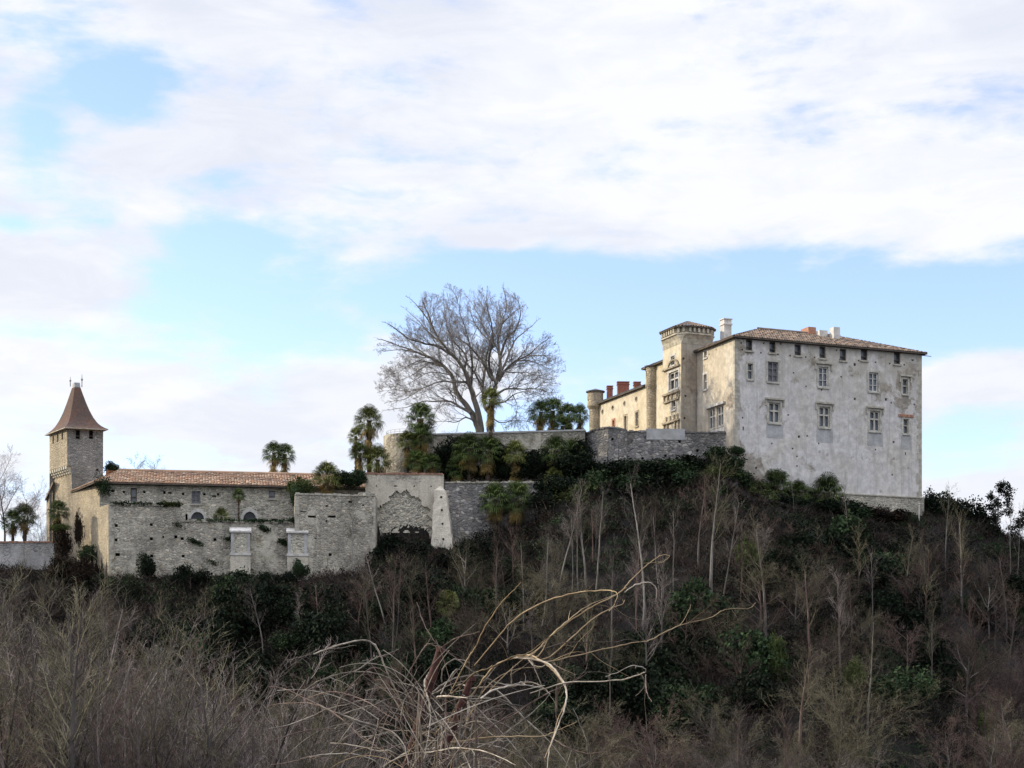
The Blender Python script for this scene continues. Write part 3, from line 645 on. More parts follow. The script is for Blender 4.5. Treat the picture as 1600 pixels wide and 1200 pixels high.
def build_stair_tower():
    s0 = 7.75
    C0 = plan(-1.83, s0)
    t = thing('stair_tower', 'tall square stair tower with corbelled cornice and tiled cap beside the castle block', 'tower', (C0.x, C0.y, 26))
    w, dp = 3.6, 4.1; e0 = -1.83
    c = [plan(e0, s0), plan(e0+w, s0), plan(e0+w, s0+dp), plan(e0, s0+dp)]
    f1 = Face(c[0], c[1], 22, 37.5); f2 = Face(c[3], c[0], 22, 37.5)
    Z5 = lambda x, y: (900+x/4.614, 480+y/4.614)
    def r5(f, x0, x1, y0, y1): a = Z5(x0, y0); b = Z5(x1, y1); return f.rect(a[0], b[0], a[1], b[1])
    window(f2, r5(f2, 685, 713, 352, 418), 'attic', t, M['stone_pale'], 0.4, surround=M['stone_pale'])
    big = r5(f2, 670, 738, 464, 592); window(f2, big, 'cross', t, M['stone_pale'], 0.4, surround=M['stone_pale'])
    window(f2, r5(f2, 690, 718, 674, 740), 'attic', t, M['stone_pale'], 0.4, surround=M['stone_pale'])
    L = f2.L
    k = MB()                                 # carved pediment and consoles round the great window
    f2.box(k, 0.25, L-0.25, big[3]+0.35, big[3]+0.52, -0.02, 0.22)
    um = (big[0]+big[1])/2
    for i in range(8):
        a = math.pi*i/8; b = math.pi*(i+1)/8; zc = big[3]+0.52
        pts = [(um+1.25*math.cos(a), zc+0.75*math.sin(a)), (um+1.25*math.cos(b), zc+0.75*math.sin(b)), (um+1.05*math.cos(b), zc+0.58*math.sin(b)), (um+1.05*math.cos(a), zc+0.58*math.sin(a))]
        o = [f2.pt(*p, 0.15) for p in pts]; i2 = [f2.pt(*p, -0.02) for p in pts]
        k.quad(*o)
        for q in range(4): k.quad(o[q], o[(q+1) % 4], i2[(q+1) % 4], i2[q])
    f2.box(k, 0.25, L-0.25, big[2]-0.45, big[2]-0.25, -0.02, 0.25)
    for u in (0.35, 1.2, 2.05, L-0.85, L-0.5): f2.box(k, u, u+0.16, big[2]-1.0, big[2]-0.453, -0.02, 0.15)
    f2.box(k, 0.4, L-0.4, big[2]-1.2, big[2]-1.003, -0.02, 0.18)
    part('carved_pediment', k, M['stone_warm_lit'], t)
    k = MB()                                 # ruined carved doorway below
    zb = 26.8
    for u in (0.35, 1.1, L-1.3, L-0.55): f2.box(k, u, u+0.18, zb-2, zb+2.0, -0.02, 0.16)
    f2.box(k, 0.2, L-0.2, zb+2.003, zb+2.2, -0.02, 0.26); f2.box(k, 0.2, L-0.2, zb+0.6, zb+0.72, 0.161, 0.24)
    for u in (0.7, 1.6, 2.5, 3.2): f2.box(k, u, u+0.3, zb+2.203, zb+2.75, -0.02, 0.14)
    part('carved_doorway', k, M['stone_warm_lit'], t)
    w1, w2 = MB(), MB(); holes(f1, [Z5(775, 370), Z5(790, 640), Z5(783, 800)], 0.22); f1.build(w1); f2.build(w2)
    for a, b in ((1, 2), (2, 3)): Face(c[a], c[b], 22, 37.5).build(w1)
    part('wall', w1, M['plaster_tower'], t); part('side_wall', w2, M['plaster_yellow_lit'], t)
    ctr = plan(e0+w/2, s0+dp/2)
    def ring(g, z, chm=0.35):
        a = w/2+g; b = dp/2+g; ch = chm*(0.4+g); q = []
        for (sx, sy) in ((-1, -1), (1, -1), (1, 1), (-1, 1)):
            p1 = (sx*(a-(ch if sy*sx < 0 else 0)), sy*(b-(0 if sy*sx < 0 else ch))); p2 = (sx*(a-(0 if sy*sx < 0 else ch)), sy*(b-(ch if sy*sx < 0 else 0)))
            for (x, y) in (p1, p2):
                p = ctr+dF*x+dL*y; q.append(Vector((p.x, p.y, z)))
        return q
    k = MB(); rings = [ring(0.02, 36.6, 0.02), ring(0.12, 37.1, 0.5), ring(0.34, 37.5, 0.9), ring(0.46, 37.52, 1.0), ring(0.46, 37.66, 1.0), ring(0.22, 37.68, 1.2), ring(0.24, 38.2, 1.2)]
    quad_roof(k, rings[0], rings[1:]); cor = part('cornice', k, M['stone_buff'], t)
    k = MB(); base = ring(0.24, 37.72, 1.2)
    n = len(base)
    for i in range(n):
        a, b = base[i], base[(i+1) % n]; Lr = (b-a).length; m = max(1, int(Lr/0.46)); d = (b-a)/Lr; nv = Vector((d.y, -d.x, 0))
        for j in range(m): k.obox(a+d*(Lr*(j+0.28)/m)+Vector((0, 0, 0.02)), d*(Lr/m*0.42), nv*0.27, (0, 0, 0.42))
    part('corbel', k, M['stone_buff'], cor)
    k = MB(); a = ring(0.60, 38.2, 0.95); k.prism([(p.x, p.y) for p in a], 38.205, 38.30); part('eaves_board', k, M['wood'], t)
    rf = MB(); apex = Vector((ctr.x, ctr.y, 39.4)); a = ring(0.63, 38.31, 0.95); n = len(a)
    for i in range(n):
        p, q = a[i], a[(i+1) % n]; m = max(1, int((q-p).length/0.28))
        for j in range(m):
            u, v = p+(q-p)*(j/m), p+(q-p)*((j+1)/m); mid = (u+v)/2
            for r_ in range(8):
                ta, tb = r_/8, (r_+1)/8
                ua, va, ub, vb = u+(apex-u)*ta, v+(apex-v)*ta, u+(apex-u)*tb, v+(apex-v)*tb
                ma, mb_ = (ua+va)/2+Vector((0, 0, 0.07*(1-ta)+0.03)), (ub+vb)/2+Vector((0, 0, 0.07*(1-tb)))
                rf.quad(ua, ma, mb_, ub, uv=((i*9+j+0.5, r_+0.5),)*4); rf.quad(ma, va, vb, mb_, uv=((i*9+j+0.5, r_+0.5),)*4)
    part('roof', rf, M['roof_dark'], t)
build_stair_tower()

def build_wing():
    base = plan(0, 24)
    t = thing('castle_wing', 'long yellow castle wing with small round windows and red chimneys receding behind the terrace wall', 'castle wing', (base.x, base.y, 26))
    Z8 = lambda x, y: (900+x/10, 580+y/10)
    sA, sB, sC = 11.85, 19.6, 33.0
    f1 = Face(plan(0, sB), plan(0, sA), 22, 36.1); f2 = Face(plan(0, sC), plan(0, sB), 22, 34.25)
    wl = MB()
    def r8(f, x0, x1, y0, y1): a = Z8(x0, y0); b = Z8(x1, y1); return f.rect(a[0], b[0], a[1], b[1])
    for (x, y) in ((415, 632), (573, 570), (757, 502), (942, 434)):
        r = r8(f2, x-15, x+15, y-30, y+30); arc_fill(f2, (r[0], r[1], r[2]-0.02, r[3]+0.02), t, M['plaster_yellow_lit'], 'round', 0.1, M['stone'], glass=M['hole'])
    window(f2, r8(f2, 757, 790, 702, 925), 'two', t, M['door'], 0.4, surround=M['stone_warm_lit'], name='window')
    window(f2, r8(f2, 935, 970, 642, 858), 'two', t, M['door'], 0.4, surround=M['stone_warm_lit'])
    window(f2, r8(f2, 572, 602, 768, 860), 'attic', t, M['brick'], 0.3, surround=M['brick_orange'])
    window(f2, r8(f2, 1110, 1130, 275, 370), 'attic', t, M['wood'], 0.3, sill=False)
    Z5 = lambda x, y: (900+x/4.614, 480+y/4.614)
    f1.build(wl); f2.build(wl)
    dpt = 9.0
    for a, b, z in ((plan(dpt, sC), plan(0, sC), 34.25), (plan(dpt, sA), plan(dpt, sB), 36.1), (plan(dpt, sB), plan(dpt, sC), 34.25), (plan(0, sB), plan(dpt, sB), 36.1)): Face(a, b, 22, z).build(wl)
    part('wall', wl, M['plaster_yellow_lit'], t)
    V3 = lambda p, z: Vector((p.x, p.y, z))
    rf = MB(); ov = 0.35
    tiled(rf, V3(plan(-ov, sC+0.3), 34.4), V3(plan(-ov, sB), 34.4), (dF.x*5, dF.y*5, 1.9), 1.5, 99, 0.28, 9, 0.05)
    tiled(rf, V3(plan(dpt+ov, sB), 34.4), V3(plan(dpt+ov, sC+0.3), 34.4), (-dF.x*5, -dF.y*5, 1.9), 0, 11, 0.28, 9, 0.05)
    tiled(rf, V3(plan(-ov, sB+0.3), 36.25), V3(plan(-ov, sA), 36.25), (dF.x*5, dF.y*5, 1.9), 1.0, 99, 0.28, 9, 0.05)
    roof = part('roof', rf, M['slate'], t)
    k = MB(); k.prism([plan(-ov, sC+0.3), plan(-ov, sB), plan(dpt+ov, sB), plan(dpt+ov, sC+0.3)], 34.27, 34.39)
    k.prism([plan(-ov, sB+0.3), plan(-ov, sA), plan(dpt+ov, sA), plan(dpt+ov, sB+0.3)], 36.12, 36.24); part('eaves_board', k, M['wood'], roof)
    for (px, w, top, bot, inw) in ((952.7, 0.62, 604.5, 618, 1.2), (973.5, 1.30, 598, 615, 1.6), (995.3, 0.72, 598.3, 607, 1.6)):
        s = facade_s(px, inw); c = plan(inw, s); z1 = ZY(top, c.y)
        k = MB(); h = w/2; ax = Vector((1, 0.05)).normalized(); ay = Vector((-0.05, 1)).normalized()
        q = [c-ax*h-ay*0.4, c+ax*h-ay*0.4, c+ax*h+ay*0.4, c-ax*h+ay*0.4]; k.prism(q, 34.5, z1)
        g = 0.06; q = [c-ax*(h+g)-ay*(0.4+g), c+ax*(h+g)-ay*(0.4+g), c+ax*(h+g)+ay*(0.4+g), c-ax*(h+g)+ay*(0.4+g)]; k.prism(q, z1-0.28, z1-0.18); k.prism(q, z1+0.002, z1+0.08)
        part('chimney', k, M['brick'], roof)
    # far corner turret and the small turret beside the tower
    def turret(px, inw, rl, ru, ztop, zmid, roof_r, capz, name='turret', lower=22):
        s = facade_s(px, inw); c = plan(inw, s); k = MB()
        k.lathe(c.x, c.y, [(rl, lower), (rl, zmid-0.45), (ru+0.06, zmid-0.12), (ru+0.08, zmid+0.05), (ru, zmid+0.08), (ru, ztop)], 28); k.smooth = False
        o = part(name, k, M['stone_warm_lit'], t)
        k = MB(); k.lathe(c.x, c.y, [(ru, ztop-0.02), (roof_r, ztop+0.0), (roof_r+0.02, ztop+0.12), (0.5*roof_r, ztop+capz*0.62), (0.02, ztop+capz)], 28); part('roof', k, M['slate'], o)
        k = MB(); q = c+Vector((-0.985, -0.17))*(ru-0.02); k.obox((q.x-0.03, q.y-0.12, ztop-0.95), (0.05, 0, 0), (0.03, 0.24, 0), (0, 0, 0.5)); part('slit', k, M['hole'], o)  # dark block painted as the shade of a slit, no opening cut
    turret(930.3, -0.15, 0.72, 0.90, 35.75, 34.2, 1.08, 0.45)
    turret(1019.0, -0.1, 0.62, 0.66, 36.05, 34.1, 0.82, 0.35)
build_wing()

# ------------------------------------------------------------------ terrace walls by the castle
def build_walls():
    t = thing('retaining_wall', 'dark rubble retaining wall with patched parapet running up to the castle block', 'wall', (*G(1060, 171.2), 24))
    f = Face(G(976, 171.0), G(1142, 171.7), 20.5, 26.78); w = MB()
    holes(f, [(1040, 712), (1090, 704), (1004, 716), (1062, 690)], 0.25); f.build(w)
    for a, b in ((G(1142, 171.7), G(1142, 172.9)), (G(1142, 172.9), G(976, 172.2)), (G(976, 172.2), G(976, 171.0))): Face(a, b, 20.5, 26.78).build(w, 3, 3)
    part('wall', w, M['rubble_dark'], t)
    u0, _ = f.uz(1010, 670); u1, _ = f.uz(1070, 670); k = MB(); f.box(k, u0, u1, 26.0, 27.08, -0.6, 0.05); part('parapet', k, M['cement'], t)
    coping(t, [f.pt(0.1, 26.8), f.pt(u0-0.05, 26.8)], 0.9, 0.02, 0.12, M['rubble_dark'], 4); coping(t, [f.pt(u1+0.05, 26.8), f.pt(f.L-0.1, 26.8)], 0.9, 0.02, 0.12, M['rubble_dark'], 5)
    t = thing('bastion', 'grey rubble bastion jutting out of the terrace wall below the yellow wing', 'bastion', (*G(950, 170.5), 24))
    pts = [G(912, 172.6), G(930, 171.0), G(950, 169.9), G(966, 170.0), G(980, 170.7), G(982, 172.6)]
    tops = [26.75, 27.0, 27.05, 27.0, 26.85, 26.8]; w = MB()
    for i in range(len(pts)-1):
        fa = Face(pts[i], pts[i+1], 20.0, 26.7, batter=0.03)
        if i == 2: holes(fa, [(957, 686)], 0.25)
        a, b = tops[i], tops[i+1]; L = fa.L
        fa.build(w, 1.2, 1.2, top=lambda u, a=a, b=b, L=L: a+(b-a)*u/L)
    w.poly([Vector((p.x, p.y, z)) for p, z in zip(pts, tops)])
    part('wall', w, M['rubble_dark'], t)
    coping(t, [Vector((p.x, p.y, z)) for p, z in zip(pts[:-1], tops[:-1])], 0.6, 0.01, 0.08, M['rubble_dark'], 6)
    t = thing('terrace_wall', 'long rubble terrace wall behind the palms carrying the big bare tree', 'wall', (*G(790, 172.2), 24))
    f = Face(G(655, 174.2), G(914, 171.2), 20.0, 26.85); w = MB(); f.build(w, 2, 2); Face(G(914, 172.2), G(655, 175.2), 20.0, 26.85).build(w, 4, 4); part('wall', w, M['rubble_terrace'], t)
    k = MB(); f.box(k, 0, f.L, 26.86, 27.02, -0.95, 0.08); part('coping', k, M['cement'], t)
    t = thing('lower_terrace_wall', 'mossy low rubble wall holding the palm terrace beside the battered buttress', 'wall', (*G(780, 168), 18))
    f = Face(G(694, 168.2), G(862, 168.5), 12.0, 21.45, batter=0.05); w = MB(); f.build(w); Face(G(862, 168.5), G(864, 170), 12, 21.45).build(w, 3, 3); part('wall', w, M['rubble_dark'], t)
    coping(t, [f.pt(0.1, 21.46), f.pt(f.L-0.1, 21.46)], 0.5, 0.02, 0.16, M['rubble'], 7)
    # round tower
    c = G(641, 176.0); t = thing('round_tower', 'round stone bastion tower with thin railing on top behind tall shaggy palms', 'tower', (c.x, c.y, 18))
    k = MB(); r0 = 2.72; prof = [(r0+0.35, 18), (r0+0.15, 22), (r0, 25.5), (r0-0.02, 27.0), (r0-0.6, 27.05), (0.01, 27.05)]
    k.lathe(c.x, c.y, prof, 40); part('wall', k, M['rubble_terrace'], t)
    k = MB(); 
    for i in range(14):
        a = R(150+i*14); p = Vector((c.x+(r0-0.3)*math.cos(a), c.y+(r0-0.3)*math.sin(a), 27.0)); k.tube([p, p+Vector((0, 0, 0.45))], [0.02, 0.02], 4)
    for h in (0.22, 0.45): k.tube([Vector((c.x+(r0-0.3)*math.cos(R(150+i*7)), c.y+(r0-0.3)*math.sin(R(150+i*7)), 27.0+h)) for i in range(27)], [0.015]*27, 4)
    part('railing', k, M['metal'], t)
    # plastered wall with the broken-out niche, and its battered buttress
    t = thing('plastered_wall', 'tall plastered wall with a broken arch of bare rubble at its middle', 'wall', (*G(632, 167), 14))
    a, b = G(571, 166.9), G(693, 167.3); f = Face(a, b, 11.5, 22.12); L = f.L
    def uzp(x, y): return f.uz(440+x/3.75, 600+y/3.75)
    niche = [uzp(*p) for p in [(552, 720), (600, 715), (630, 660), (665, 632), (720, 628), (775, 645), (820, 690), (862, 735), (868, 800), (868, 890), (800, 872), (700, 862), (552, 870)]]
    def inside(u, z):
        c_ = False; n = len(niche)
        for i in range(n):
            (x1, y1), (x2, y2) = niche[i], niche[(i+1) % n]
            if (y1 > z) != (y2 > z) and u < (x2-x1)*(z-y1)/(y2-y1)+x1: c_ = not c_
        return c_
    hl = [f.uz(440+x/3.75, 600+y/3.75) for x, y in ((555, 597), (666, 597), (777, 597), (877, 597), (580, 718))]
    nu, nz = 60, 84; du, dz = L/nu, (22.12-11.5)/nz; pl, rb, hm = MB(), MB(), MB(); rnd = random.Random(5)
    st = {}
    for i in range(nu):
        for j in range(nz):
            u, z = (i+0.5)*du, 11.5+(j+0.5)*dz
            s_ = 2 if any(abs(u-h[0]) < 0.09 and abs(z-h[1]) < 0.09 for h in hl) else (1 if inside(u+0.18*math.sin(z*7), z+0.15*math.sin(u*6)) or (z < niche[-1][1]-0.05 and u < L*0.82) else 0)
            st[i, j] = s_
    dep = {0: 0.0, 1: -0.22, 2: -0.5}
    jit = {(i, j): rnd.uniform(-0.05, 0.05) for i in range(nu+1) for j in range(nz+1)}
    for (i, j), s_ in st.items():
        u0, u1, z0, z1 = i*du, (i+1)*du, 11.5+j*dz, 11.5+(j+1)*dz; w_ = dep[s_]
        q = [(i, j, u0, z0), (i+1, j, u1, z0), (i+1, j+1, u1, z1), (i, j+1, u0, z1)]
        (pl, rb, pl)[s_].quad(*[f.pt(uu, zz, w_+(jit[a_, b_] if s_ == 1 else 0)) for a_, b_, uu, zz in q])
        if s_ == 2: pl.m.add(len(pl.f)-1)
        for (di, dj, p0, p1) in ((-1, 0, (u0, z0), (u0, z1)), (1, 0, (u1, z0), (u1, z1)), (0, -1, (u0, z0), (u1, z0)), (0, 1, (u0, z1), (u1, z1))):
            o = st.get((i+di, j+dj))
            if o is not None and dep[o] < w_: pl.quad(f.pt(*p0, w_), f.pt(*p1, w_), f.pt(*p1, dep[o]-0.05), f.pt(*p0, dep[o]-0.05))
    Face(b, G(694, 170), 11.5, 22.12).build(pl, 3, 3); Face(G(569, 170), a, 11.5, 22.12).build(pl, 3, 3)
    pl.poly([Vector((q.x, q.y, 22.12)) for q in (a, b, G(694, 168.2), G(571, 168.2))])
    part('wall', pl, M['wallplaster'], t); part('bare_masonry', rb, M['rubble'], t)
    coping(t, [f.pt(0.05, 22.13), f.pt(L-0.05, 22.13)], 0.5, 0.03, 0.10, M['roof_plain'], 8)
    t = thing('buttress', 'tall pale battered buttress at the right end of the plastered wall', 'buttress', (*G(690, 166), 14))
    T = [P(679, 766, 166.6), P(696, 766, 166.6), P(699, 766, 168.3), P(679, 766, 168.3)]; zt = T[0].z
    B = [P(672, 872, 164.6), P(711, 872, 164.9), P(714, 872, 168), P(672, 872, 168)]; zb = ZY(880, 164.6)
    k = MB(); NR = 14; rnd = random.Random(2)
    rings = []
    for j in range(NR+1):
        tt = j/NR; ring_ = []
        for i in range(4):
            for q in range(3):
                p = (B[i]+(B[(i+1) % 4]-B[i])*q/3)*(1-tt)+(T[i]+(T[(i+1) % 4]-T[i])*q/3)*tt; z = zb+(zt-zb)*tt
                ring_.append(Vector((p.x+rnd.uniform(-0.06, 0.06), p.y+rnd.uniform(-0.04, 0.04), z)))
        rings.append(ring_)
    quad_roof(k, rings[0], rings[1:])
    top = P(688, 759, 167.4); m = len(rings[-1])
    for i in range(m): k.poly([rings[-1][i], rings[-1][(i+1) % m], top])
    part('wall', k, M['wallplaster'], t)
    for y in (776, 795, 815, 837):
        tt = (872-y)/106; p = (B[0]*0.42+B[1]*0.58)*(1-tt)+(T[0]*0.42+T[1]*0.58)*tt; z = zb+(zt-zb)*tt
        k = MB(); k.obox((p.x-0.09, p.y-0.075, z-0.09), (0.18, 0, 0), (0, 0.1, 0), (0, 0, 0.18)); part('putlog_shade', k, M['hole'], t)  # black blocks stand for the shade in putlog holes
M['wallplaster'] = mat_rubble('patchy_plastered_masonry', [(0.243, 0.224, 0.188), (0.446, 0.407, 0.338), (0.337, 0.302, 0.250)], (0.446, 0.407, 0.338), 2.6, 0.1, 0.3, 0.3, plaster=(0.540, 0.492, 0.406), pl_lo=0.32, pl_hi=0.45)
M['roof_plain'] = mat_plain('broken_red_tiles', (0.30, 0.17, 0.12), 0.4, 4)
build_walls()

# ------------------------------------------------------------------ the convent range, its terrace and its tower
def build_terrace():
    t = thing('terrace_block', 'big grey rubble terrace wall with two buttresses below the red roofed range', 'wall', (*G(320, 162), 12))
    Z2 = lambda x, y: (130+x/4.324, 700+y/4.324)
    a, b = G(170, 160.5), G(461, 162.9); f = Face(a, b, 9.5, 17.0); w = MB()
    hs = [(223, 523), (222, 620), (232, 720, 1.5, 0.7), (460, 518), (460, 613), (462, 728), (675, 730), (668, 612), (890, 618), (625, 600), (540, 600, .7), (868, 850, .8), (680, 828), (785, 640)]
    holes(f, [(*Z2(h[0], h[1]), *(h[2:])) for h in hs], 0.27); f.build(w)
    u1, _ = f.uz(281, 790); up = Face(f.a, f.a+f.d*u1, 17.0, 18.42); up.build(w, 1.2, 0.8)
    Face(f.a+f.d*u1, f.a+f.d*u1-f.n*1.0, 17.0, 18.42).build(w)
    wm = part('wall', w, M['rubble_terrace'], t)
    w = MB(); Face(G(152, 163.3), a, 9.5, 18.42).build(w, 1.2, 1.2); part('side_wall', w, M['stone_warm_lit'], t)
    w = MB(); w.poly([Vector((p.x, p.y, 18.40)) for p in (a, f.a+f.d*u1, f.a+f.d*u1-f.n*2.2, G(152, 163.3))]); part('wall_top', w, M['ground'], t)
    coping(t, [f.pt(0.1, 18.43), f.pt(u1-0.1, 18.43)], 0.5, 0.01, 0.10, M['rubble_terrace'], 11); coping(t, [f.pt(u1+0.1, 17.01), f.pt(f.L-0.1, 17.01)], 0.5, 0.01, 0.09, M['rubble_terrace'], 12)
    tufts(t, f.pt(0.5, 18.5), f.pt(u1, 18.5), 46, 0.19, 'ivy', 1); tufts(t, f.pt(u1, 17.05), f.pt(f.L-0.3, 17.1), 60, 0.17, 'ivy', 2)
    for q, (x, y, n) in enumerate([(735, 625, 7), (775, 640, 6), (1225, 545, 12), (1360, 640, 14), (1440, 500, 12), (970, 610, 5), (868, 768, 4), (640, 520, 4)]):
        u_, z_ = f.uz(*Z2(x, y)); tufts(t, f.pt(u_-0.3, z_+0.2, 0.1), f.pt(u_+0.3, z_-0.2, 0.1), n, 0.2, 'ivy', 30+q, 'wall_ivy'); tufts(t, f.pt(5.0, 18.5), f.pt(6.5, 18.5), 14, 0.2, 'greenbush', 3)
    k = MB(); z = 10.0; rnd = random.Random(4)
    while z < 18.2: h = rnd.uniform(0.22, 0.4); f.box(k, -0.02, rnd.choice((0.25, 0.45)), z, z+h-0.02, -0.25, 0.02); z += h
    part('quoin', k, M['stone'], t)
    for (x0, x1) in ((360.5, 391), (449, 480)):
        ff = f if x0 < 400 else Face(G(461, 162.3), G(586, 164.0), 9.5, 19.6)
        ua, _ = f.uz(x0, 850); ub, _ = f.uz(x1, 850); k = MB()
        f.box(k, ua, ub, 9.0, 13.78, -0.1, 0.85); f.box(k, ua+0.06, ub-0.06, 14.0, 15.9, -0.1, 0.72)
        bt = part('buttress', k, M['rubble'], t)
        for (ca, cb) in ((ua, ua+0.2), (ub-0.2, ub)):
            k = MB(); f.box(k, ca+(0.03 if ca == ua else -0.09), cb+(0.09 if ca == ua else -0.03), 14.0, 15.9, 0.5, 0.745); part('quoin', k, M['cement'], bt)
        k = MB(); f.box(k, ua-0.03, ub+0.03, 11.2, 13.78, 0.5, 0.875); part('render_face', k, M['wallplaster'], bt)
        k = MB(); f.box(k, ua-0.08, ub+0.08, 13.782, 13.998, -0.1, 0.95); part('string_course', k, M['stone_pale'], bt)
        k = MB(); A0, A1 = f.pt(ua-0.1, 15.902, 0.86), f.pt(ub+0.1, 15.902, 0.86); B0, B1 = f.pt(ua-0.1, 15.902, -0.1), f.pt(ub+0.1, 15.902, -0.1)
        z1 = Vector((0, 0, 0.16)); z2 = Vector((0, 0, 0.62))
        k.quad(A0, A1, A1+z1, A0+z1); k.quad(A0+z1, A1+z1, B1+z2, B0+z2); k.quad(A0, A0+z1, B0+z2, B0); k.quad(A1, B1, B1+z2, A1+z1); k.quad(A0, B0, B1, A1)
        part('sloping_cap', k, M['stone_pale'], bt)
    t = thing('rubble_bastion', 'square buff rubble bastion with slit openings between the tiled range and plastered wall', 'bastion', (*G(525, 163), 12))
    Z3 = lambda x, y: (440+x/3.75, 600+y/3.75)
    a, b = G(461, 162.2), G(586.5, 163.9); f = Face(a, b, 9.5, 19.62); w = MB()
    for (x, y, sw, sh) in ((177, 777, 46, 12), (295, 777, 46, 12), (403, 690, 24, 12), (125, 747, 34, 5)):
        p0 = Z3(x-sw/2, y-sh/2); p1 = Z3(x+sw/2, y+sh/2); f.hole(f.rect(p0[0], p1[0], p0[1], p1[1]), 0.6)
    holes(f, [Z3(262, 803), Z3(265, 715), Z3(478, 710), (*Z3(285, 1000), 1.6, 1.0), (*Z3(200, 905), 0.8)], 0.17); f.build(w)
    Face(G(458.5, 165.5), a, 9.5, 19.62).build(w); Face(b, G(590, 167.2), 9.5, 19.62).build(w)
    w.poly([Vector((p.x, p.y, 19.6)) for p in (a, b, G(590, 167.2), G(459, 165.5))])
    part('wall', w, M['rubble_terrace'], t)
    u2, _ = f.uz(560, 770); coping(t, [f.pt(0.1, 19.63), f.pt(u2, 19.63)], 0.6, 0.02, 0.11, M['stone'], 13); coping(t, [f.pt(u2+0.05, 19.63), f.pt(f.L-0.05, 19.7)], 0.6, 0.08, 0.3, M['rubble'], 14)
    k = MB(); k2 = MB(); z = 9.8; rnd = random.Random(6)
    while z < 19.3: h = rnd.uniform(0.22, 0.4); f.box(k, -0.02, rnd.choice((0.2, 0.4)), z, z+h-0.02, -0.25, 0.02); f.box(k2, f.L-rnd.choice((0.2, 0.35)), f.L+0.02, z, z+h-0.02, -0.25, 0.02); z += h
    part('quoin', k, M['stone'], t); part('quoin', k2, M['stone'], t)
def tufts(parent, a, b, n, r, mat, seed, name='plant_tuft'):
    rs = np.random.RandomState(seed); t = rs.rand(n)**rs.choice([0.5, 1, 1.6]); a = np.array(a); b = np.array(b); c = a+(b-a)*t[:, None]
    c = np.repeat(c, 26, axis=0)+rs.normal(size=(n*26, 3))*[r, r*0.6, r*0.5]; me = mesh_np(name, leaf_quads(c-np.array(wloc(parent)), 0.11), 4, M[mat]); mesh_obj(name, me, parent)['kind'] = 'stuff'
M['cementstone'] = mat_rubble('grey_buttress_masonry', [(0.276, 0.270, 0.265), (0.414, 0.402, 0.391), (0.345, 0.333, 0.322)], (0.437, 0.425, 0.402), 2.4, 0.1, 0.3, 0.3, plaster=(0.414, 0.402, 0.391), pl_lo=0.4, pl_hi=0.55)

def build_range():
    t = thing('convent_range', 'long low stone range with orange tiled roof beside the pointed tower', 'building', (*G(360, 167), 17))
    Z2 = lambda x, y: (130+x/4.324, 700+y/4.324)
    a, b = G(155.5, 163.3), G(580, 168.0); f = Face(a, b, 13.5, 20.62); w = MB()
    def r2(x0, x1, y0, y1): p = Z2(x0, y0); q = Z2(x1, y1); return f.rect(p[0], q[0], p[1], q[1])
    window(f, r2(320, 362, 270, 363), 'attic', t, M['wood'], 0.35, surround=None); window(f, r2(732, 792, 289, 377), 'sash', t, M['door'], 0.25, surround=None, glass=M['door'])
    window(f, r2(1255, 1297, 289, 340), 'attic', t, M['door'], 0.25)
    arc_fill(f, r2(728, 817, 432, 480), t, M['rubble'], 'lunette', 0.26, M['stone_pale'], glass=M['dark_glass'])
    arc_fill(f, r2(1080, 1170, 430, 492), t, M['rubble'], 'lunette', 0.26, M['stone_pale'], glass=M['dark_glass'])
    r = r2(1272, 1318, 478, 491); f.hole(r, 0.6)
    holes(f, [(*Z2(200, 290), 1.5, 0.6), Z2(275, 297), Z2(413, 297), (*Z2(548, 300), 1, 1.4), Z2(675, 310), Z2(818, 312), Z2(912, 313), (*Z2(585, 303), 1.4, 0.5), (*Z2(698, 470), 0.8, 4), (*Z2(885, 325), 1.8, 0.4)], 0.23)
    f.build(w); part('wall', w, M['rubble'], t)
    ew = MB(); e = Face(G(109, 170.6), a, 12.5, 20.62); e.build(ew); part('end_wall', ew, M['stone_warm_lit'], t)
    w = MB(); bk = f.d.copy(); nb = Vector((-f.d.y, f.d.x))
    Face(b, b+nb*8.5, 13.5, 20.62).build(w, 3, 3); Face(b+nb*8.5, a+nb*8.5, 13.5, 20.62).build(w, 4, 4); part('back_wall', w, M['rubble'], t)
    V3 = lambda p, z: Vector((p.x, p.y, z))
    rf = MB(); e0 = a-nb*0.55-f.d*0.5; e1 = b-nb*0.55+f.d*0.3; L = (e1-e0).length
    up = Vector((nb.x*4.9, nb.y*4.9, 1.72)); ez = 20.78
    tiled(rf, V3(e0, ez), V3(e1, ez), up, 2.1, 99, 0.27, 13, 0.06, 0.03)
    tiled(rf, V3(e1+nb*9.8, ez), V3(e0+nb*9.8, ez), (-up.x, -up.y, up.z), 0, L-1, 0.4, 6)
    rp = V3(e0, ez)+V3(f.d, 0)*2.1+up; a2 = G(104.5, 171.6); d2 = (e0-a2).normalized(); L2 = (e0-a2).length; q = Vector((rp.x, rp.y))-a2; u_ = q.dot(d2); foot = a2+d2*u_
    u2v = Vector((rp.x-foot.x, rp.y-foot.y, rp.z-ez))
    tiled(rf, V3(a2, ez), V3(e0, ez), u2v, 0, u_, 0.27, 13, 0.06, 0.03)
    roof = part('roof', rf, M['roof_orange'], t)
    k = MB(); k.tube([rp+Vector((0, 0, 0.08)), V3(e1, ez)+up+Vector((0, 0, 0.08))], [0.15, 0.15], 8); part('ridge_tiles', k, M['roof_orange'], roof)
    k = MB(); k.prism([e0, e1, e1+nb*9.6, e0+nb*9.6], 20.64, 20.75); k.obox(V3(a2, 20.63), V3(e0-a2, 0), V3(nb, 0)*0.5, (0, 0, 0.09)); part('eaves_board', k, M['wood'], roof)
build_range()

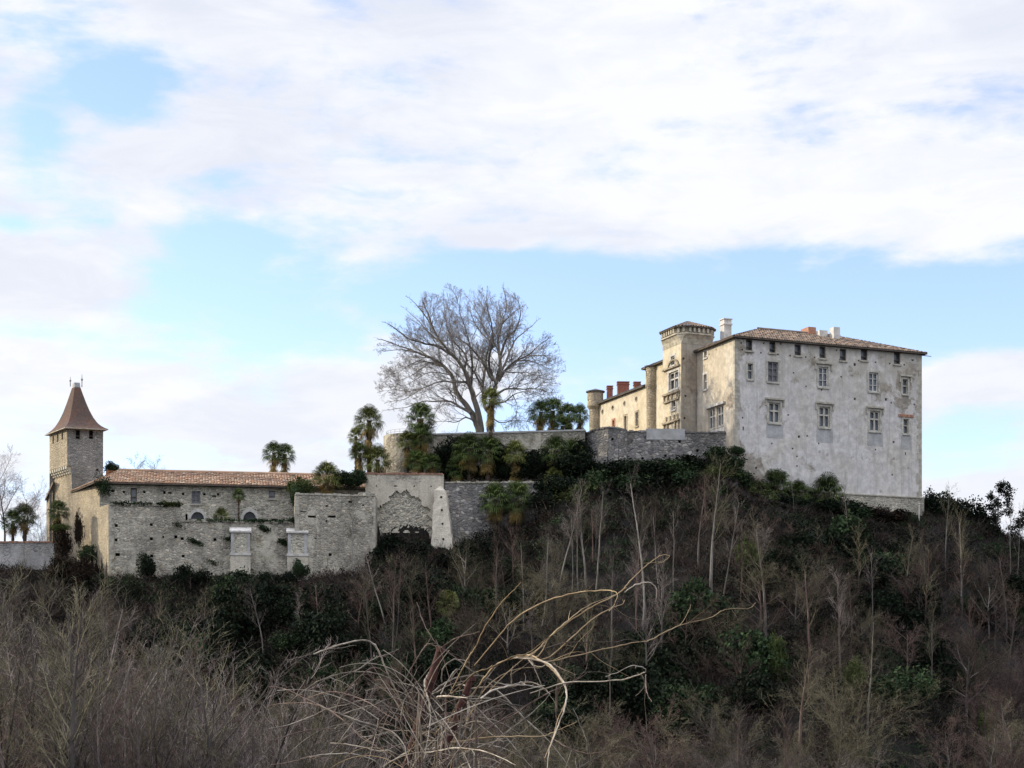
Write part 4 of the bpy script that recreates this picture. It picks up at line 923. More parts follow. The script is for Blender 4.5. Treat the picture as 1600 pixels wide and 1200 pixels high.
def build_tower():
    K = G(105, 170.0); Rr = G(161.3, 170.9); Lf = G(77.3, 174.0); Bk = Rr+Lf-K
    t = thing('pointed_tower', 'square stone tower with steep red bell-cast roof at the left end of the castle', 'tower', (*((K+Bk)/2), 14))
    EZ = 26.85; w = MB(); f = Face(K, Rr, 23.3, EZ)
    for (x0, x1) in ((118, 125), (139, 145.5)): window(f, f.rect(x0, x1, 671.5, 686), 'attic', t, M['wood'], 0.45, sill=False, glass=M['hole'])
    f.build(w, 1, 1)
    s = Face(Lf, K, 23.3, EZ)
    sw = MB()
    for (x0, x1, y0, y1) in ((82, 84.2, 680, 693), (89, 91.2, 677, 690.5), (96.3, 98.6, 674, 687)): s.hole(s.rect(x0, x1, y0, y1), 0.6)
    s.build(sw, 1, 1)
    dn = (K-Rr).normalized()
    K2 = K-dn*0.42; L2 = Lf-dn*0.42; f2 = Face(K2, Rr, 12.5, 23.3); holes(f2, [(152, 734), (145, 726), (130, 716)], 0.2); f2.build(w, 1.5, 1.5); Face(Rr, Bk, 12.5, EZ).build(w, 2, 2); Face(Bk, Lf, 12.5, EZ).build(w, 2, 2)
    s2 = Face(L2, K2, 12.5, 23.3); s2.build(sw, 1.5, 1.5)
    part('wall', w, M['rubble_tower'], t); part('side_wall', sw, M['stone_warm_lit'], t)
    k = MB(); n = 8
    V3 = lambda p, z: Vector((p.x, p.y, z))
    for i in range(n):
        c0 = L2+(K2-L2)*((i+0.2)/n); d = (K2-L2)/n*0.5
        for (h0, h1, o) in ((22.55, 22.78, 0.16), (22.782, 23.0, 0.30), (23.002, 23.28, 0.44)): k.obox(V3(c0, h0), V3(d, 0), V3(dn, 0)*o, (0, 0, h1-h0))
    part('corbel', k, M['stone_buff'], t)
    k = MB(); k.prism([Lf, K, K2, L2], 23.285, 23.38); part('corbel_floor', k, M['stone_buff'], t)
    ctr = (K+Bk)/2; rf = MB()
    prof = [(0.0, 1.0), (0.03, 0.90), (0.08, 0.78), (0.16, 0.655), (0.28, 0.535), (0.45, 0.41), (0.62, 0.31), (0.8, 0.215), (1.0, 0.115)]
    corners = [ctr+(c-ctr)*1.0+(c-ctr).normalized()*0.66 for c in (K, Rr, Bk, Lf)]
    H = 4.55; z0 = 26.88; NR = 34
    def cr(tt): k_ = float(np.interp(tt, [p[0] for p in prof], [p[1] for p in prof])); return [V3(ctr+(c-ctr)*k_, z0+0.06+H*tt) for c in corners]
    for j in range(NR):
        a, b = cr(j/NR), cr((j+1)/NR)
        for i in range(4):
            m = 20
            for q in range(m):
                p0, p1 = a[i]+(a[(i+1) % 4]-a[i])*q/m, a[i]+(a[(i+1) % 4]-a[i])*(q+1)/m; r0, r1 = b[i]+(b[(i+1) % 4]-b[i])*q/m, b[i]+(b[(i+1) % 4]-b[i])*(q+1)/m
                rf.quad(p0, p1, r1, r0, uv=((i*30+q+0.5, j+0.5),)*4)
    roof = part('roof', rf, M['roof_red'], t)
    k = MB(); k.prism(corners, 26.86, 26.93); part('eaves_board', k, M['stone_buff'], roof)
    k = MB(); a = cr(1.0); b = [V3(ctr+(c-ctr)*0.135, z0+H-0.15) for c in corners]; quad_roof(k, b, [[p+Vector((0, 0, 0.3)) for p in a], [V3(ctr+(c-ctr)*0.04, z0+H+0.36) for c in corners]])
    part('ridge_cap', k, M['metal'], roof)
    for g, h in ((0.62, 1.15), (-0.62, 0.85)):
        p = ctr+(Rr-K).normalized()*g*0.9; zz = z0+H+0.1; k = MB(); k.lathe(p.x, p.y, [(0.05, zz-0.1), (0.05, zz+h*0.45), (0.11, zz+h*0.52), (0.11, zz+h*0.6), (0.04, zz+h*0.68), (0.02, zz+h)], 10); part('finial', k, M['metal'], roof)
    # small lean-to behind the tower's left side
    k = MB(); q = [G(72.5, 175.5), G(82, 173.8), G(90, 177), G(80, 179)]; k.prism(q, 12.5, 21.3); an = part('lean_to', k, M['stone_warm_lit'], t)
    k = MB(); q2 = [G(70, 175.2), G(82.5, 173.0), G(90, 177), G(80, 179)]; k.prism(q2, [20.4, 21.9, 22.2, 21.4], [20.65, 22.15, 22.4, 21.6]); part('roof', k, M['roof_dark'], an)
build_tower()
def low_wall():
    t = thing('boundary_wall', 'low grey rubble wall left of the pointed tower at the photo edge', 'wall', (*G(30, 168), 13))
    f = Face(G(-260, 167.5), G(86, 167.5), 11.5, 15.62); w = MB(); f.build(w, 2, 2); Face(G(86, 167.5), G(86.5, 168.6), 11.5, 15.62).build(w, 2, 2)
    w.poly([f.pt(0, 15.62), f.pt(f.L, 15.62), f.pt(f.L, 15.62, -0.8), f.pt(0, 15.62, -0.8)])
    part('wall', w, M['cementstone'], t); coping(t, [f.pt(0, 15.63), f.pt(f.L, 15.63)], 0.6, 0.02, 0.08, M['roof_plain'], 15)
low_wall()

# ------------------------------------------------------------------ vegetation
def tubes(lines, sides, name, mat, loc=(0, 0, 0)):
    """lines: list of (Nx3 array, N radii) -> one mesh of tapered tubes"""
    Vs, Fs = [], []; k = 0; ang = np.arange(sides)*2*math.pi/sides; ca, sa = np.cos(ang), np.sin(ang)
    for p, r in lines:
        p = np.asarray(p, float); r = np.asarray(r, float); n = len(p)
        t = np.empty_like(p); t[1:-1] = p[2:]-p[:-2]; t[0] = p[1]-p[0]; t[-1] = p[-1]-p[-2]
        t /= (np.linalg.norm(t, axis=1, keepdims=True)+1e-9)
        u = np.stack([t[:, 1]*0.95-t[:, 2]*0.2, t[:, 2]*0.25-t[:, 0]*0.95, t[:, 0]*0.2-t[:, 1]*0.25], 1)
        u /= (np.linalg.norm(u, axis=1, keepdims=True)+1e-9); w = np.cross(t, u)
        ring = p[:, None, :]+(u[:, None, :]*ca[None, :, None]+w[:, None, :]*sa[None, :, None])*r[:, None, None]
        Vs.append(ring.reshape(-1, 3))
        i = np.arange(n-1)[:, None]*sides; j = np.arange(sides)[None, :]; j2 = (j+1) % sides
        Fs.append(np.stack([k+i+j, k+i+j2, k+i+sides+j2, k+i+sides+j], -1).reshape(-1, 4)); k += n*sides
    V = np.concatenate(Vs)-np.asarray(loc); Fc = np.concatenate(Fs); me = bpy.data.meshes.new(name)
    me.vertices.add(len(V)); me.vertices.foreach_set('co', V.astype(np.float32).ravel())
    me.loops.add(Fc.size); me.loops.foreach_set('vertex_index', Fc.astype(np.int32).ravel())
    me.polygons.add(len(Fc)); me.polygons.foreach_set('loop_start', np.arange(0, Fc.size, 4, dtype=np.int32))
    me.update(calc_edges=True); me.materials.append(mat); return me
def perp(d, rnd):
    v = Vector((rnd.gauss(0, 1), rnd.gauss(0, 1), rnd.gauss(0, 1))); v -= d*v.dot(d); return v.normalized()
def grow(out, p, d, length, r0, lvl, rnd, prm, env=None):
    """prm: per level dict(n children, ang, lf length factor, up tropism, wig)"""
    c = prm[lvl]; ns = c.get('seg', 5); pts = [p.copy()]; q = p.copy(); dd = d.copy(); step = length/ns
    for i in range(ns):
        dd = (dd+Vector((0, 0, c['up']))+perp(dd, rnd)*c['wig']).normalized(); q = q+dd*step
        if env and not env(q) and i > 0: break
        pts.append(q.copy())
    if len(pts) < 2: return
    m = len(pts); rads = [r0*(1-(1-c.get('tip', 0.3))*i/(m-1)) for i in range(m)]
    out[lvl].append(([tuple(a) for a in pts], rads))
    if lvl+1 >= len(prm): return
    n = max(1, int(round(c['n']*(m-1)/ns))) if c['n'] else 0
    for j in range(n):
        t = c.get('t0', 0.2)+(1-c.get('t0', 0.2))*(j+rnd.random())/n; f = t*(m-1); i = min(int(f), m-2); a, b = pts[i], pts[i+1]
        pos = a.lerp(b, f-i); base = (b-a).normalized(); an = R(rnd.uniform(*c['ang'])); nd = (base*math.cos(an)+perp(base, rnd)*math.sin(an)).normalized()
        grow(out, pos, nd, length*c['lf']*rnd.uniform(0.6, 1.15)*(1.1-0.45*t), max(0.006, rads[i]*c.get('rf', 0.5)), lvl+1, rnd, prm, env)

def bare_proto(kind, seed):
    rnd = random.Random(seed); out = [[] for _ in range(5)]; H = 10.0
    if kind == 'tall':
        prm = [dict(n=18, ang=(25, 50), lf=0.27, up=0.02, wig=0.03, seg=12, t0=0.42, tip=0.15, rf=0.42), dict(n=7, ang=(22, 45), lf=0.5, up=0.10, wig=0.10, t0=0.15), dict(n=5, ang=(22, 50), lf=0.55, up=0.08, wig=0.12, seg=4), dict(n=0, ang=(20, 40), lf=0.5, up=0.05, wig=0.12, seg=3)]
        grow(out, Vector((0, 0, -0.4)), Vector((rnd.uniform(-.06, .06), rnd.uniform(-.06, .06), 1)).normalized(), H, 0.12, 0, rnd, prm)
    elif kind == 'pole':                    # slender pole with a small broom of twigs at the top
        prm = [dict(n=13, ang=(18, 45), lf=0.22, up=0.03, wig=0.055, seg=12, t0=0.5, tip=0.3, rf=0.4), dict(n=6, ang=(20, 40), lf=0.55, up=0.10, wig=0.08, t0=0.15), dict(n=4, ang=(20, 45), lf=0.6, up=0.06, wig=0.1, seg=4), dict(n=0, ang=(20, 40), lf=0.5, up=0.05, wig=0.1, seg=3)]
        grow(out, Vector((0, 0, -0.4)), Vector((rnd.uniform(-.16, .16), rnd.uniform(-.05, .05), 1)).normalized(), H, 0.085, 0, rnd, prm)
    elif kind == 'spread':                  # broad crown, forked low
        prm = [dict(n=9, ang=(35, 65), lf=0.75, up=0.03, wig=0.07, seg=7, t0=0.3, tip=0.3, rf=0.6), dict(n=10, ang=(25, 55), lf=0.5, up=0.06, wig=0.14, t0=0.2), dict(n=7, ang=(25, 55), lf=0.5, up=0.04, wig=0.16, seg=4), dict(n=5, ang=(20, 50), lf=0.55, up=0.02, wig=0.15, seg=3), dict(n=0, ang=(1, 2), lf=1, up=0.0, wig=0.15, seg=3)]
        grow(out, Vector((0, 0, -0.4)), Vector((rnd.uniform(-.1, .1), 0, 1)).normalized(), 6.0, 0.10, 0, rnd, prm)
    elif kind == 'shoots':                  # many upright shoots from one stool
        prm = [dict(n=15, ang=(18, 48), lf=0.20, up=0.04, wig=0.07, seg=9, t0=0.2, tip=0.15, rf=0.5), dict(n=5, ang=(20, 50), lf=0.5, up=0.07, wig=0.10, seg=5), dict(n=3, ang=(20, 50), lf=0.55, up=0.05, wig=0.12, seg=3), dict(n=0, ang=(15, 35), lf=0.5, up=0.08, wig=0.08, seg=3)]
        for _ in range(11): grow(out, Vector((rnd.uniform(-.4, .4), rnd.uniform(-.4, .4), -0.3)), Vector((rnd.gauss(0, .20), rnd.gauss(0, .20), 1)).normalized(), H*rnd.uniform(0.6, 1.0), rnd.uniform(0.035, 0.07), 0, rnd, prm)
    else:                                   # thicket: dense twiggy shrub
        prm = [dict(n=8, ang=(20, 55), lf=0.5, up=0.03, wig=0.12, seg=5, t0=0.15, tip=0.2, rf=0.55), dict(n=7, ang=(25, 60), lf=0.55, up=0.02, wig=0.16, seg=4), dict(n=5, ang=(25, 60), lf=0.55, up=0.0, wig=0.18, seg=3), dict(n=0, ang=(20, 40), lf=0.5, up=0.0, wig=0.15, seg=2)]
        for _ in range(14): grow(out, Vector((rnd.uniform(-1, 1), rnd.uniform(-1, 1), -0.3)), Vector((rnd.gauss(0, .6), rnd.gauss(0, .6), 1)).normalized(), 7*rnd.uniform(0.5, 1.0), rnd.uniform(0.03, 0.05), 0, rnd, prm)
    return out
PROTO = {}
def proto(kind, i, tm, bm):
    key = (kind, i, tm, bm)
    if key not in PROTO:
        g = ('g', kind, i)
        if g not in PROTO: PROTO[g] = bare_proto(kind, 100+i*7+len(kind))
        out = PROTO[g]; hi = out[0] if kind != 'spread' else out[0]+out[1]; lo = [l for lv in (out[1:] if kind != 'spread' else out[2:]) for l in lv]
        PROTO[key] = (tubes(hi, 5, 'trunk', M[tm]), tubes(lo, 3, 'branches', M[bm]))
    return PROTO[key]
def bare_tree(kind, i, loc, h, label, group, tm='bark_grey', bm='twig', cat='tree', name='bare_tree', rot=None, wide=1.0):
    tr, br = proto(kind, i, tm, bm); s = h/10.0
    t = thing(name, label, cat, loc, group); t.rotation_euler = (0, 0, random.uniform(0, 6.28) if rot is None else rot); t.scale = (s*wide, s*wide, s)
    mesh_obj('trunk' if cat == 'tree' else 'stem', tr, t); mesh_obj('branches', br, t); return t

def leaf_quads(centers, size, stretch=1.6, droop=0.0):
    n = len(centers); a = np.random.normal(size=(n, 3)); a[:, 2] -= droop; a /= np.linalg.norm(a, axis=1, keepdims=True)
    b = np.random.normal(size=(n, 3)); b -= a*(a*b).sum(1, keepdims=True); b /= np.linalg.norm(b, axis=1, keepdims=True)
    s = (size*np.random.uniform(0.6, 1.3, n))[:, None]
    a = a*s*stretch*0.5; b = b*s*0.5
    return np.stack([centers-a, centers+b*0.9, centers+a, centers-b*0.9], 1).reshape(-1, 3)
def clump_pts(n, rx, ry, rz, lumps, seed, hollow=0.55):
    rs = np.random.RandomState(seed); L = rs.normal(size=(lumps, 3)); L /= np.linalg.norm(L, axis=1, keepdims=True); L *= rs.uniform(0.25, 0.85, (lumps, 1)); L[:, 2] = np.abs(L[:, 2])*1.0-0.1
    r = rs.uniform(0.22, 0.48, lumps); k = rs.randint(0, lumps, n); d = rs.normal(size=(n, 3)); d /= np.linalg.norm(d, axis=1, keepdims=True)
    p = L[k]+d*(r[k]*rs.uniform(hollow, 1.0, n))[:, None]
    return p*np.array([rx, ry, rz])
BUSH = {}
def bush(loc, rx, rz, mat, label, group=None, name='evergreen_bush', cat='bush', seed=0, leaf=0.15, n=4200, ry=None, stem=True):
    key = (mat, seed % 5, leaf, n)
    if key not in BUSH:
        c = clump_pts(n, 1, 1, 1, 34, 40+seed % 5); lf = leaf_quads(c, leaf/2.0); lf = lf.copy(); BUSH[key] = mesh_np('foliage', lf, 4, M[mat])
    t = thing(name, label, cat, loc, group); t.rotation_euler = (0, 0, random.uniform(0, 6.28)); s = 1.0
    t.scale = (rx, ry or rx, rz)
    f = mesh_obj('foliage', BUSH[key], t); f.location = (0, 0, 0.36)
    if 'stem' not in BUSH:
        rnd = random.Random(9); o = [[], [], []]; prm = [dict(n=5, ang=(25, 50), lf=0.6, up=0, wig=0.15, seg=4, t0=0.3), dict(n=0, ang=(1, 2), lf=1, up=0, wig=0.1, seg=3)]
        for _ in range(5): grow(o, Vector((0, 0, -0.1)), Vector((rnd.gauss(0, .5), rnd.gauss(0, .5), 1)).normalized(), 0.6, 0.03, 0, rnd, prm)
        BUSH['stem'] = tubes(o[0]+o[1], 4, 'stem', M['bark_grey'])
    mesh_obj('stem', BUSH['stem'], t); return t

# palms -------------------------------------------------------------
def frond_quads(base, d, L, fan, rnd, droop):
    """one fan frond: stalk + radiating folded leaflets"""
    q = []; side = d.cross(Vector((0, 0, 1)));
    if side.length < 0.05: side = Vector((1, 0, 0))
    side.normalize(); upv = side.cross(d).normalized(); tip = base+d*L+Vector((0, 0, -droop*L*0.3))
    w = 0.02; q.append([base-side*w, base+side*w, tip+side*w, tip-side*w])
    n = 17; roll = rnd.uniform(-0.4, 0.4); side, upv = side*math.cos(roll)+upv*math.sin(roll), upv*math.cos(roll)-side*math.sin(roll)
    for i in range(n):
        a = R(-125+250*i/(n-1)); v = (d*math.cos(a)+side*math.sin(a)).normalized(); l = fan*(0.72+0.28*math.cos(a/1.6))*rnd.uniform(0.9, 1.08)
        pv = (side*math.cos(a)-d*math.sin(a)).normalized()*fan*0.04
        mid = tip+v*l*0.6+upv*l*0.10; end = tip+v*l*0.94+Vector((0, 0, -(0.22+0.5*droop)*l*rnd.uniform(0.5, 1.2)))
        q.append([tip, mid-pv, end, mid+pv])
    return q
PALM = {}
def palm_meshes(k, H, skirt):
    rnd = random.Random(k); fr, dead = [], []
    for i in range(52):
        el = R(82-108*(i/51)**0.9+rnd.uniform(-8, 8)); az = i*2.39996+rnd.uniform(-.3, .3)
        d = Vector((math.cos(az)*math.cos(el), math.sin(az)*math.cos(el), math.sin(el)))
        fr += frond_quads(Vector((0, 0, H-0.15+0.15*math.sin(el)))+d*0.08, d, rnd.uniform(0.5, 0.75), rnd.uniform(0.52, 0.68), rnd, 0.25+0.5*(i/51))
    for i in range(int(34*skirt)+6):
        el = R(-35-45*rnd.random()); az = rnd.uniform(0, 6.28); hz = H-0.25-rnd.random()**1.5*min(H*0.6, 2.2)*skirt
        d = Vector((math.cos(az)*math.cos(el), math.sin(az)*math.cos(el), math.sin(el)))
        dead += frond_quads(Vector((0, 0, hz))+d*0.1, d, rnd.uniform(0.3, 0.5), rnd.uniform(0.35, 0.55), rnd, 0.9)
    tr = MB(); NR = max(8, int(H*5)); bx = rnd.uniform(-.1, .1)*H
    prof = []
    for j in range(NR+1):
        t = j/NR; r = 0.13+0.05*math.sin(j*2.1)+0.07*t*skirt+rnd.uniform(-.02, .02); prof.append((r, -0.4+t*(H+0.3)))
    tr.lathe(0, 0, prof, 9); tm = tr.mesh('trunk'); tm.materials.append(M['palm_trunk'])
    f = np.array([[tuple(v) for v in q] for q in fr]).reshape(-1, 3); dq = np.array([[tuple(v) for v in q] for q in dead]).reshape(-1, 3)
    return tm, f, dq
def palm(loc, H, label, k=0, skirt=0.6, mat='palm', size=1.0, group=None):
    size *= 1.0; Hn = H/size; key = (k % 3, round(Hn*2)/2, skirt)
    if key not in PALM: PALM[key] = palm_meshes(k % 3+3, key[1], skirt)
    kf = key+(mat,)
    if kf not in PALM: PALM[kf] = (mesh_np('fronds', PALM[key][1], 4, M[mat]), mesh_np('dead_fronds', PALM[key][2], 4, M['palm_dead']))
    t = thing('palm_tree', label, 'palm tree', loc, group); t.rotation_euler = (0, 0, k*1.7); t.scale = (size, size, size*Hn/key[1])
    mesh_obj('trunk', PALM[key][0], t); mesh_obj('fronds', PALM[kf][0], t); mesh_obj('dead_fronds', PALM[kf][1], t); return t
def palm_at(px, ytop, Y, zb, label, **kw):   # head centre at photo row ytop, foot on the real ground
    x = (px-800)/F*Y; zt = ZY(ytop, Y); return palm((x, Y, zb), zt-zb, label, **kw)

def plants_high():
    up = 26.3
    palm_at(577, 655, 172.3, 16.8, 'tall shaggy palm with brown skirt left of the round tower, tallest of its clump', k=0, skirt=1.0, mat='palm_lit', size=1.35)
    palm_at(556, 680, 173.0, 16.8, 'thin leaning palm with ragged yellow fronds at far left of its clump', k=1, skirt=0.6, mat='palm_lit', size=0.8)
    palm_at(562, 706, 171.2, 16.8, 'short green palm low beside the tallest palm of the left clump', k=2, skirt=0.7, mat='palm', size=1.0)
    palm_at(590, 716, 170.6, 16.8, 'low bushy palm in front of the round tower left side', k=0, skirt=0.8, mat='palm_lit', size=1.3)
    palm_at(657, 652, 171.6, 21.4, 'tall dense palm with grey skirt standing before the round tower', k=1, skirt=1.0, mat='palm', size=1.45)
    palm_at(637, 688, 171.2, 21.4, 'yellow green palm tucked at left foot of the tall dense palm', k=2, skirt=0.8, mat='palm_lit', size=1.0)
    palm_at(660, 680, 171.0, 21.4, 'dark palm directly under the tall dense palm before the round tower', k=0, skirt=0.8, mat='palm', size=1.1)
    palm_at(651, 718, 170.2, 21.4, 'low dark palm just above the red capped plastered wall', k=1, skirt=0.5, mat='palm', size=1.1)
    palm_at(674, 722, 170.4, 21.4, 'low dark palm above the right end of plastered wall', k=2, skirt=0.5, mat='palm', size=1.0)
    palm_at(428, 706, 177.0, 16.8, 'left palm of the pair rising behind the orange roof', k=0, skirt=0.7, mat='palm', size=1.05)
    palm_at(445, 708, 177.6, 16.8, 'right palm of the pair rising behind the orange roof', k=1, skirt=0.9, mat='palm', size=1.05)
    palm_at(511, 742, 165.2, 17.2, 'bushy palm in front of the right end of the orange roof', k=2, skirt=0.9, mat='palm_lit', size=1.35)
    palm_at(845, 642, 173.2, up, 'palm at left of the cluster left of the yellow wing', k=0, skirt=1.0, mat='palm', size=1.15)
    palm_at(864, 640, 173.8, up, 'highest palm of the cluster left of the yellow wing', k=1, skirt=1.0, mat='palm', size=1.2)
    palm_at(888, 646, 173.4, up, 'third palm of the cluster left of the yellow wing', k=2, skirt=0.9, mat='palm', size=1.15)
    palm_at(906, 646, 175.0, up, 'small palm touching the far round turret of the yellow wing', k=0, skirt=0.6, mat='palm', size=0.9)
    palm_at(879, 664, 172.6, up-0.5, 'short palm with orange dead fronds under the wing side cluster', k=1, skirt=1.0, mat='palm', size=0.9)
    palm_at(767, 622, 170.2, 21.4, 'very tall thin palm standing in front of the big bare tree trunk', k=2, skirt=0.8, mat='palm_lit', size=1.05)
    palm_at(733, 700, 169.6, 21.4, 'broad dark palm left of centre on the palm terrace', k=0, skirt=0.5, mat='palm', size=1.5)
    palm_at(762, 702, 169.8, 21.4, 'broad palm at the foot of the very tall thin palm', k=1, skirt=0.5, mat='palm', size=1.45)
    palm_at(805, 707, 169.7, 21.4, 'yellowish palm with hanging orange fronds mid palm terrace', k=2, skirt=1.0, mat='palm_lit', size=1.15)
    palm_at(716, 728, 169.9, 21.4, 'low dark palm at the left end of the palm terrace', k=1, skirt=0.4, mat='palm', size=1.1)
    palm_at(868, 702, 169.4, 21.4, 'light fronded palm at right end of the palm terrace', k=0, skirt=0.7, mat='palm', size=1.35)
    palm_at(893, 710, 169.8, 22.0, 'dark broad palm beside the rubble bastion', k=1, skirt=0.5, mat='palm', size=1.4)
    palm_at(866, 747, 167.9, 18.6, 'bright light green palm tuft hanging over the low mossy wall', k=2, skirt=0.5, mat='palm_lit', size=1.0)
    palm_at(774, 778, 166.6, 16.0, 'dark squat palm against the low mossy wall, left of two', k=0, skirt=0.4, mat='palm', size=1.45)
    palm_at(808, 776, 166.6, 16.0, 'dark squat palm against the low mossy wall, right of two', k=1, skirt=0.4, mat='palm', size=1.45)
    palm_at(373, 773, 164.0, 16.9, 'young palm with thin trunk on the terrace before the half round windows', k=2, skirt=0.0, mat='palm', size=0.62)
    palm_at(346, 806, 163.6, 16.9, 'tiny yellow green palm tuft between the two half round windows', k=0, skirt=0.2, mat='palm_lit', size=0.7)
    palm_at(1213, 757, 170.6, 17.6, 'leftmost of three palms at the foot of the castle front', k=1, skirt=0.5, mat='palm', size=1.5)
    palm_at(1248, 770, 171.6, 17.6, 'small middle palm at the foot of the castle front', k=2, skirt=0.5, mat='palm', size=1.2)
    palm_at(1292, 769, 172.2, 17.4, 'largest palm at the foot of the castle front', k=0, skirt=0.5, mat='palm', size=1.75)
    palm_at(91, 797, 165.0, 12.6, 'wide topped palm beside the pointed tower base', k=1, skirt=0.1, mat='palm', size=1.0)
    palm_at(38, 804, 170.5, 15.0, 'leaning palm behind the low wall at left edge of the photo', k=2, skirt=0.3, mat='palm', size=1.2)
    palm_at(20, 812, 171.5, 15.0, 'leftmost palm behind the low wall', k=0, skirt=0.3, mat='palm', size=1.0)
    p = on_slope(700, 985); palm((p.x, p.y-1, p.z), 2.2, 'lone yellow green palm in the dark wood below the buttress', k=1, skirt=0.4, mat='palm_lit', size=1.0)
plants_high()

def B(px, py, Y, rx, rz, mat, label, **kw):   # bush whose middle is at a photo point
    q = P(px, py, Y); return bush((q.x, q.y, q.z-0.42*rz), rx, rz, mat, label, **kw)
def bushes():
    B(160, 762, 162.5, 0.95, 1.7, 'ivy', 'ivy clump hanging on the corner of the tiled range', name='ivy_clump', cat='ivy', seed=1, n=1800)
    B(175, 733, 172, 1.0, 0.9, 'ivy', 'round green bush peeping over the hip of the orange roof', seed=2)
    B(470, 762, 164.2, 1.3, 1.6, 'greenbush', 'yellow green shrub left of the buff rubble bastion', seed=3)
    B(540, 752, 166.0, 1.7, 1.3, 'ivy', 'grey green bush right of the palm at the orange roof end', seed=4)
    B(562, 748, 166.6, 1.3, 1.1, 'ivy', 'small dark bush against the plastered wall top left', seed=0)
    B(465, 780, 163.2, 0.9, 1.6, 'ivy', 'ivy trailing down the bastion left edge', name='ivy_clump', cat='ivy', seed=1)
    B(95, 852, 164.8, 1.15, 2.6, 'brush', 'ivy smothered stump below the palm beside the pointed tower', name='ivy_column', cat='ivy', seed=2, leaf=0.16)
    B(92, 825, 164.9, 1.1, 0.8, 'greenbush', 'bright green shrub crowning the ivy stump by the tower', seed=3)
    B(123, 832, 165.2, 0.5, 2.8, 'brush', 'narrow dark cypress like shrub against the warm end wall', name='column_shrub', cat='shrub', seed=1, n=3200, leaf=0.16)
    B(138, 868, 163.0, 1.1, 1.3, 'ivy', 'dark ivy mound between end wall and terrace corner', seed=0)
    for i, (px, py, rx) in enumerate([(90, 893, 1.6), (112, 892, 1.4), (130, 896, 1.4), (148, 900, 1.0)]): B(px, py, 161.8, rx, 1.8, 'brush', 'brown ivy and bramble heap at the foot of the pointed tower wall', group='bramble heaps below the pointed tower', seed=i)
    B(228, 888, 159.4, 0.9, 1.9, 'evergreen', 'small dark bush against the big terrace wall, left part', seed=4)
    for i, (px, py, Y, rx, rz) in enumerate([(285, 903, 159.4, 1.3, 1.5), (312, 905, 159.0, 1.2, 1.2), (372, 915, 159.3, 1.6, 1.5), (420, 908, 160.0, 1.2, 1.4), (452, 905, 160.3, 1.0, 1.0)]): B(px, py, Y, rx, rz, 'evergreen', 'dark bush along the foot of the big grey terrace wall', group='bushes along the foot of the terrace wall', seed=i)
    B(468, 893, 160.9, 1.0, 1.3, 'ivy', 'green ivy climbing below the right buttress', name='ivy_clump', cat='ivy', seed=2)
    for i, (px, py, Y, rx, rz) in enumerate([(610, 858, 164.6, 2.2, 1.6), (645, 862, 164.2, 2.4, 1.5), (596, 880, 163.5, 1.5, 2.4), (660, 885, 163.2, 2.0, 1.8), (630, 880, 163.5, 2.2, 1.6)]): B(px, py, Y, rx, rz, 'evergreen', 'dark evergreen bush at the foot of the broken arch wall', group='bushes below the broken arch', seed=i)
    mid = [(700, 742, 170.6, 1.2, 1.0), (722, 740, 170.4, 1.6, 1.2), (750, 742, 170.6, 1.6, 1.0), (785, 738, 170.6, 1.7, 1.4), (835, 725, 170.3, 2.0, 2.0), (822, 742, 169.6, 1.6, 0.9), (850, 735, 169.6, 1.6, 1.6), (780, 715, 170.9, 1.6, 2.0), (700, 715, 172.4, 1.5, 2.6), (715, 705, 172.6, 1.6, 2.0)]
    for i, (px, py, Y, rx, rz) in enumerate(mid): B(px, py, Y, rx, rz, 'evergreen', 'dark evergreen bush filling the palm terrace between palm trunks', group='bushes on the palm terrace', seed=i)
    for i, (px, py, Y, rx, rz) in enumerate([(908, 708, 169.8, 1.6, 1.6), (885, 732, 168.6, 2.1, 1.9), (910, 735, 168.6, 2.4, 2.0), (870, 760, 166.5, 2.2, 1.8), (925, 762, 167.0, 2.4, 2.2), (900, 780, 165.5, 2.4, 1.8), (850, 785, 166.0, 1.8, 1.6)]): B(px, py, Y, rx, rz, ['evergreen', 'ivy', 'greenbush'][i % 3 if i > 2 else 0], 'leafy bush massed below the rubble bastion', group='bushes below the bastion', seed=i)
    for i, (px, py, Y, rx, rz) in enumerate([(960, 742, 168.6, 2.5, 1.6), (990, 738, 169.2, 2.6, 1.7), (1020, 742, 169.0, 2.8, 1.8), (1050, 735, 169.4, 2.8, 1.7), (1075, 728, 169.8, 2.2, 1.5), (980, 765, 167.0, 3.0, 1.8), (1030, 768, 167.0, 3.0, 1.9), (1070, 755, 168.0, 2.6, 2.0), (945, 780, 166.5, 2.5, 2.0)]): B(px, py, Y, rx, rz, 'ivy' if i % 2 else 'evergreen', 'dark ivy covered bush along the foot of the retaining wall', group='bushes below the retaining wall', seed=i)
    for i, (px, py, Y, rx, rz, m_) in enumerate([(1122, 712, 169.8, 1.6, 1.2, 'ivy'), (1140, 730, 168.8, 2.0, 1.6, 'ivy'), (1150, 752, 168.3, 2.0, 1.8, 'ivy'), (1118, 745, 168.6, 2.4, 2.0, 'greenbush'), (1150, 705, 169.6, 0.9, 0.7, 'ivy'), (1105, 770, 167.4, 2.6, 2.0, 'brush')]): B(px, py, Y, rx, rz, m_, 'ivy mound spilling round the lower left corner of the castle block', group='ivy at the castle corner', seed=i, name='ivy_clump', cat='ivy')
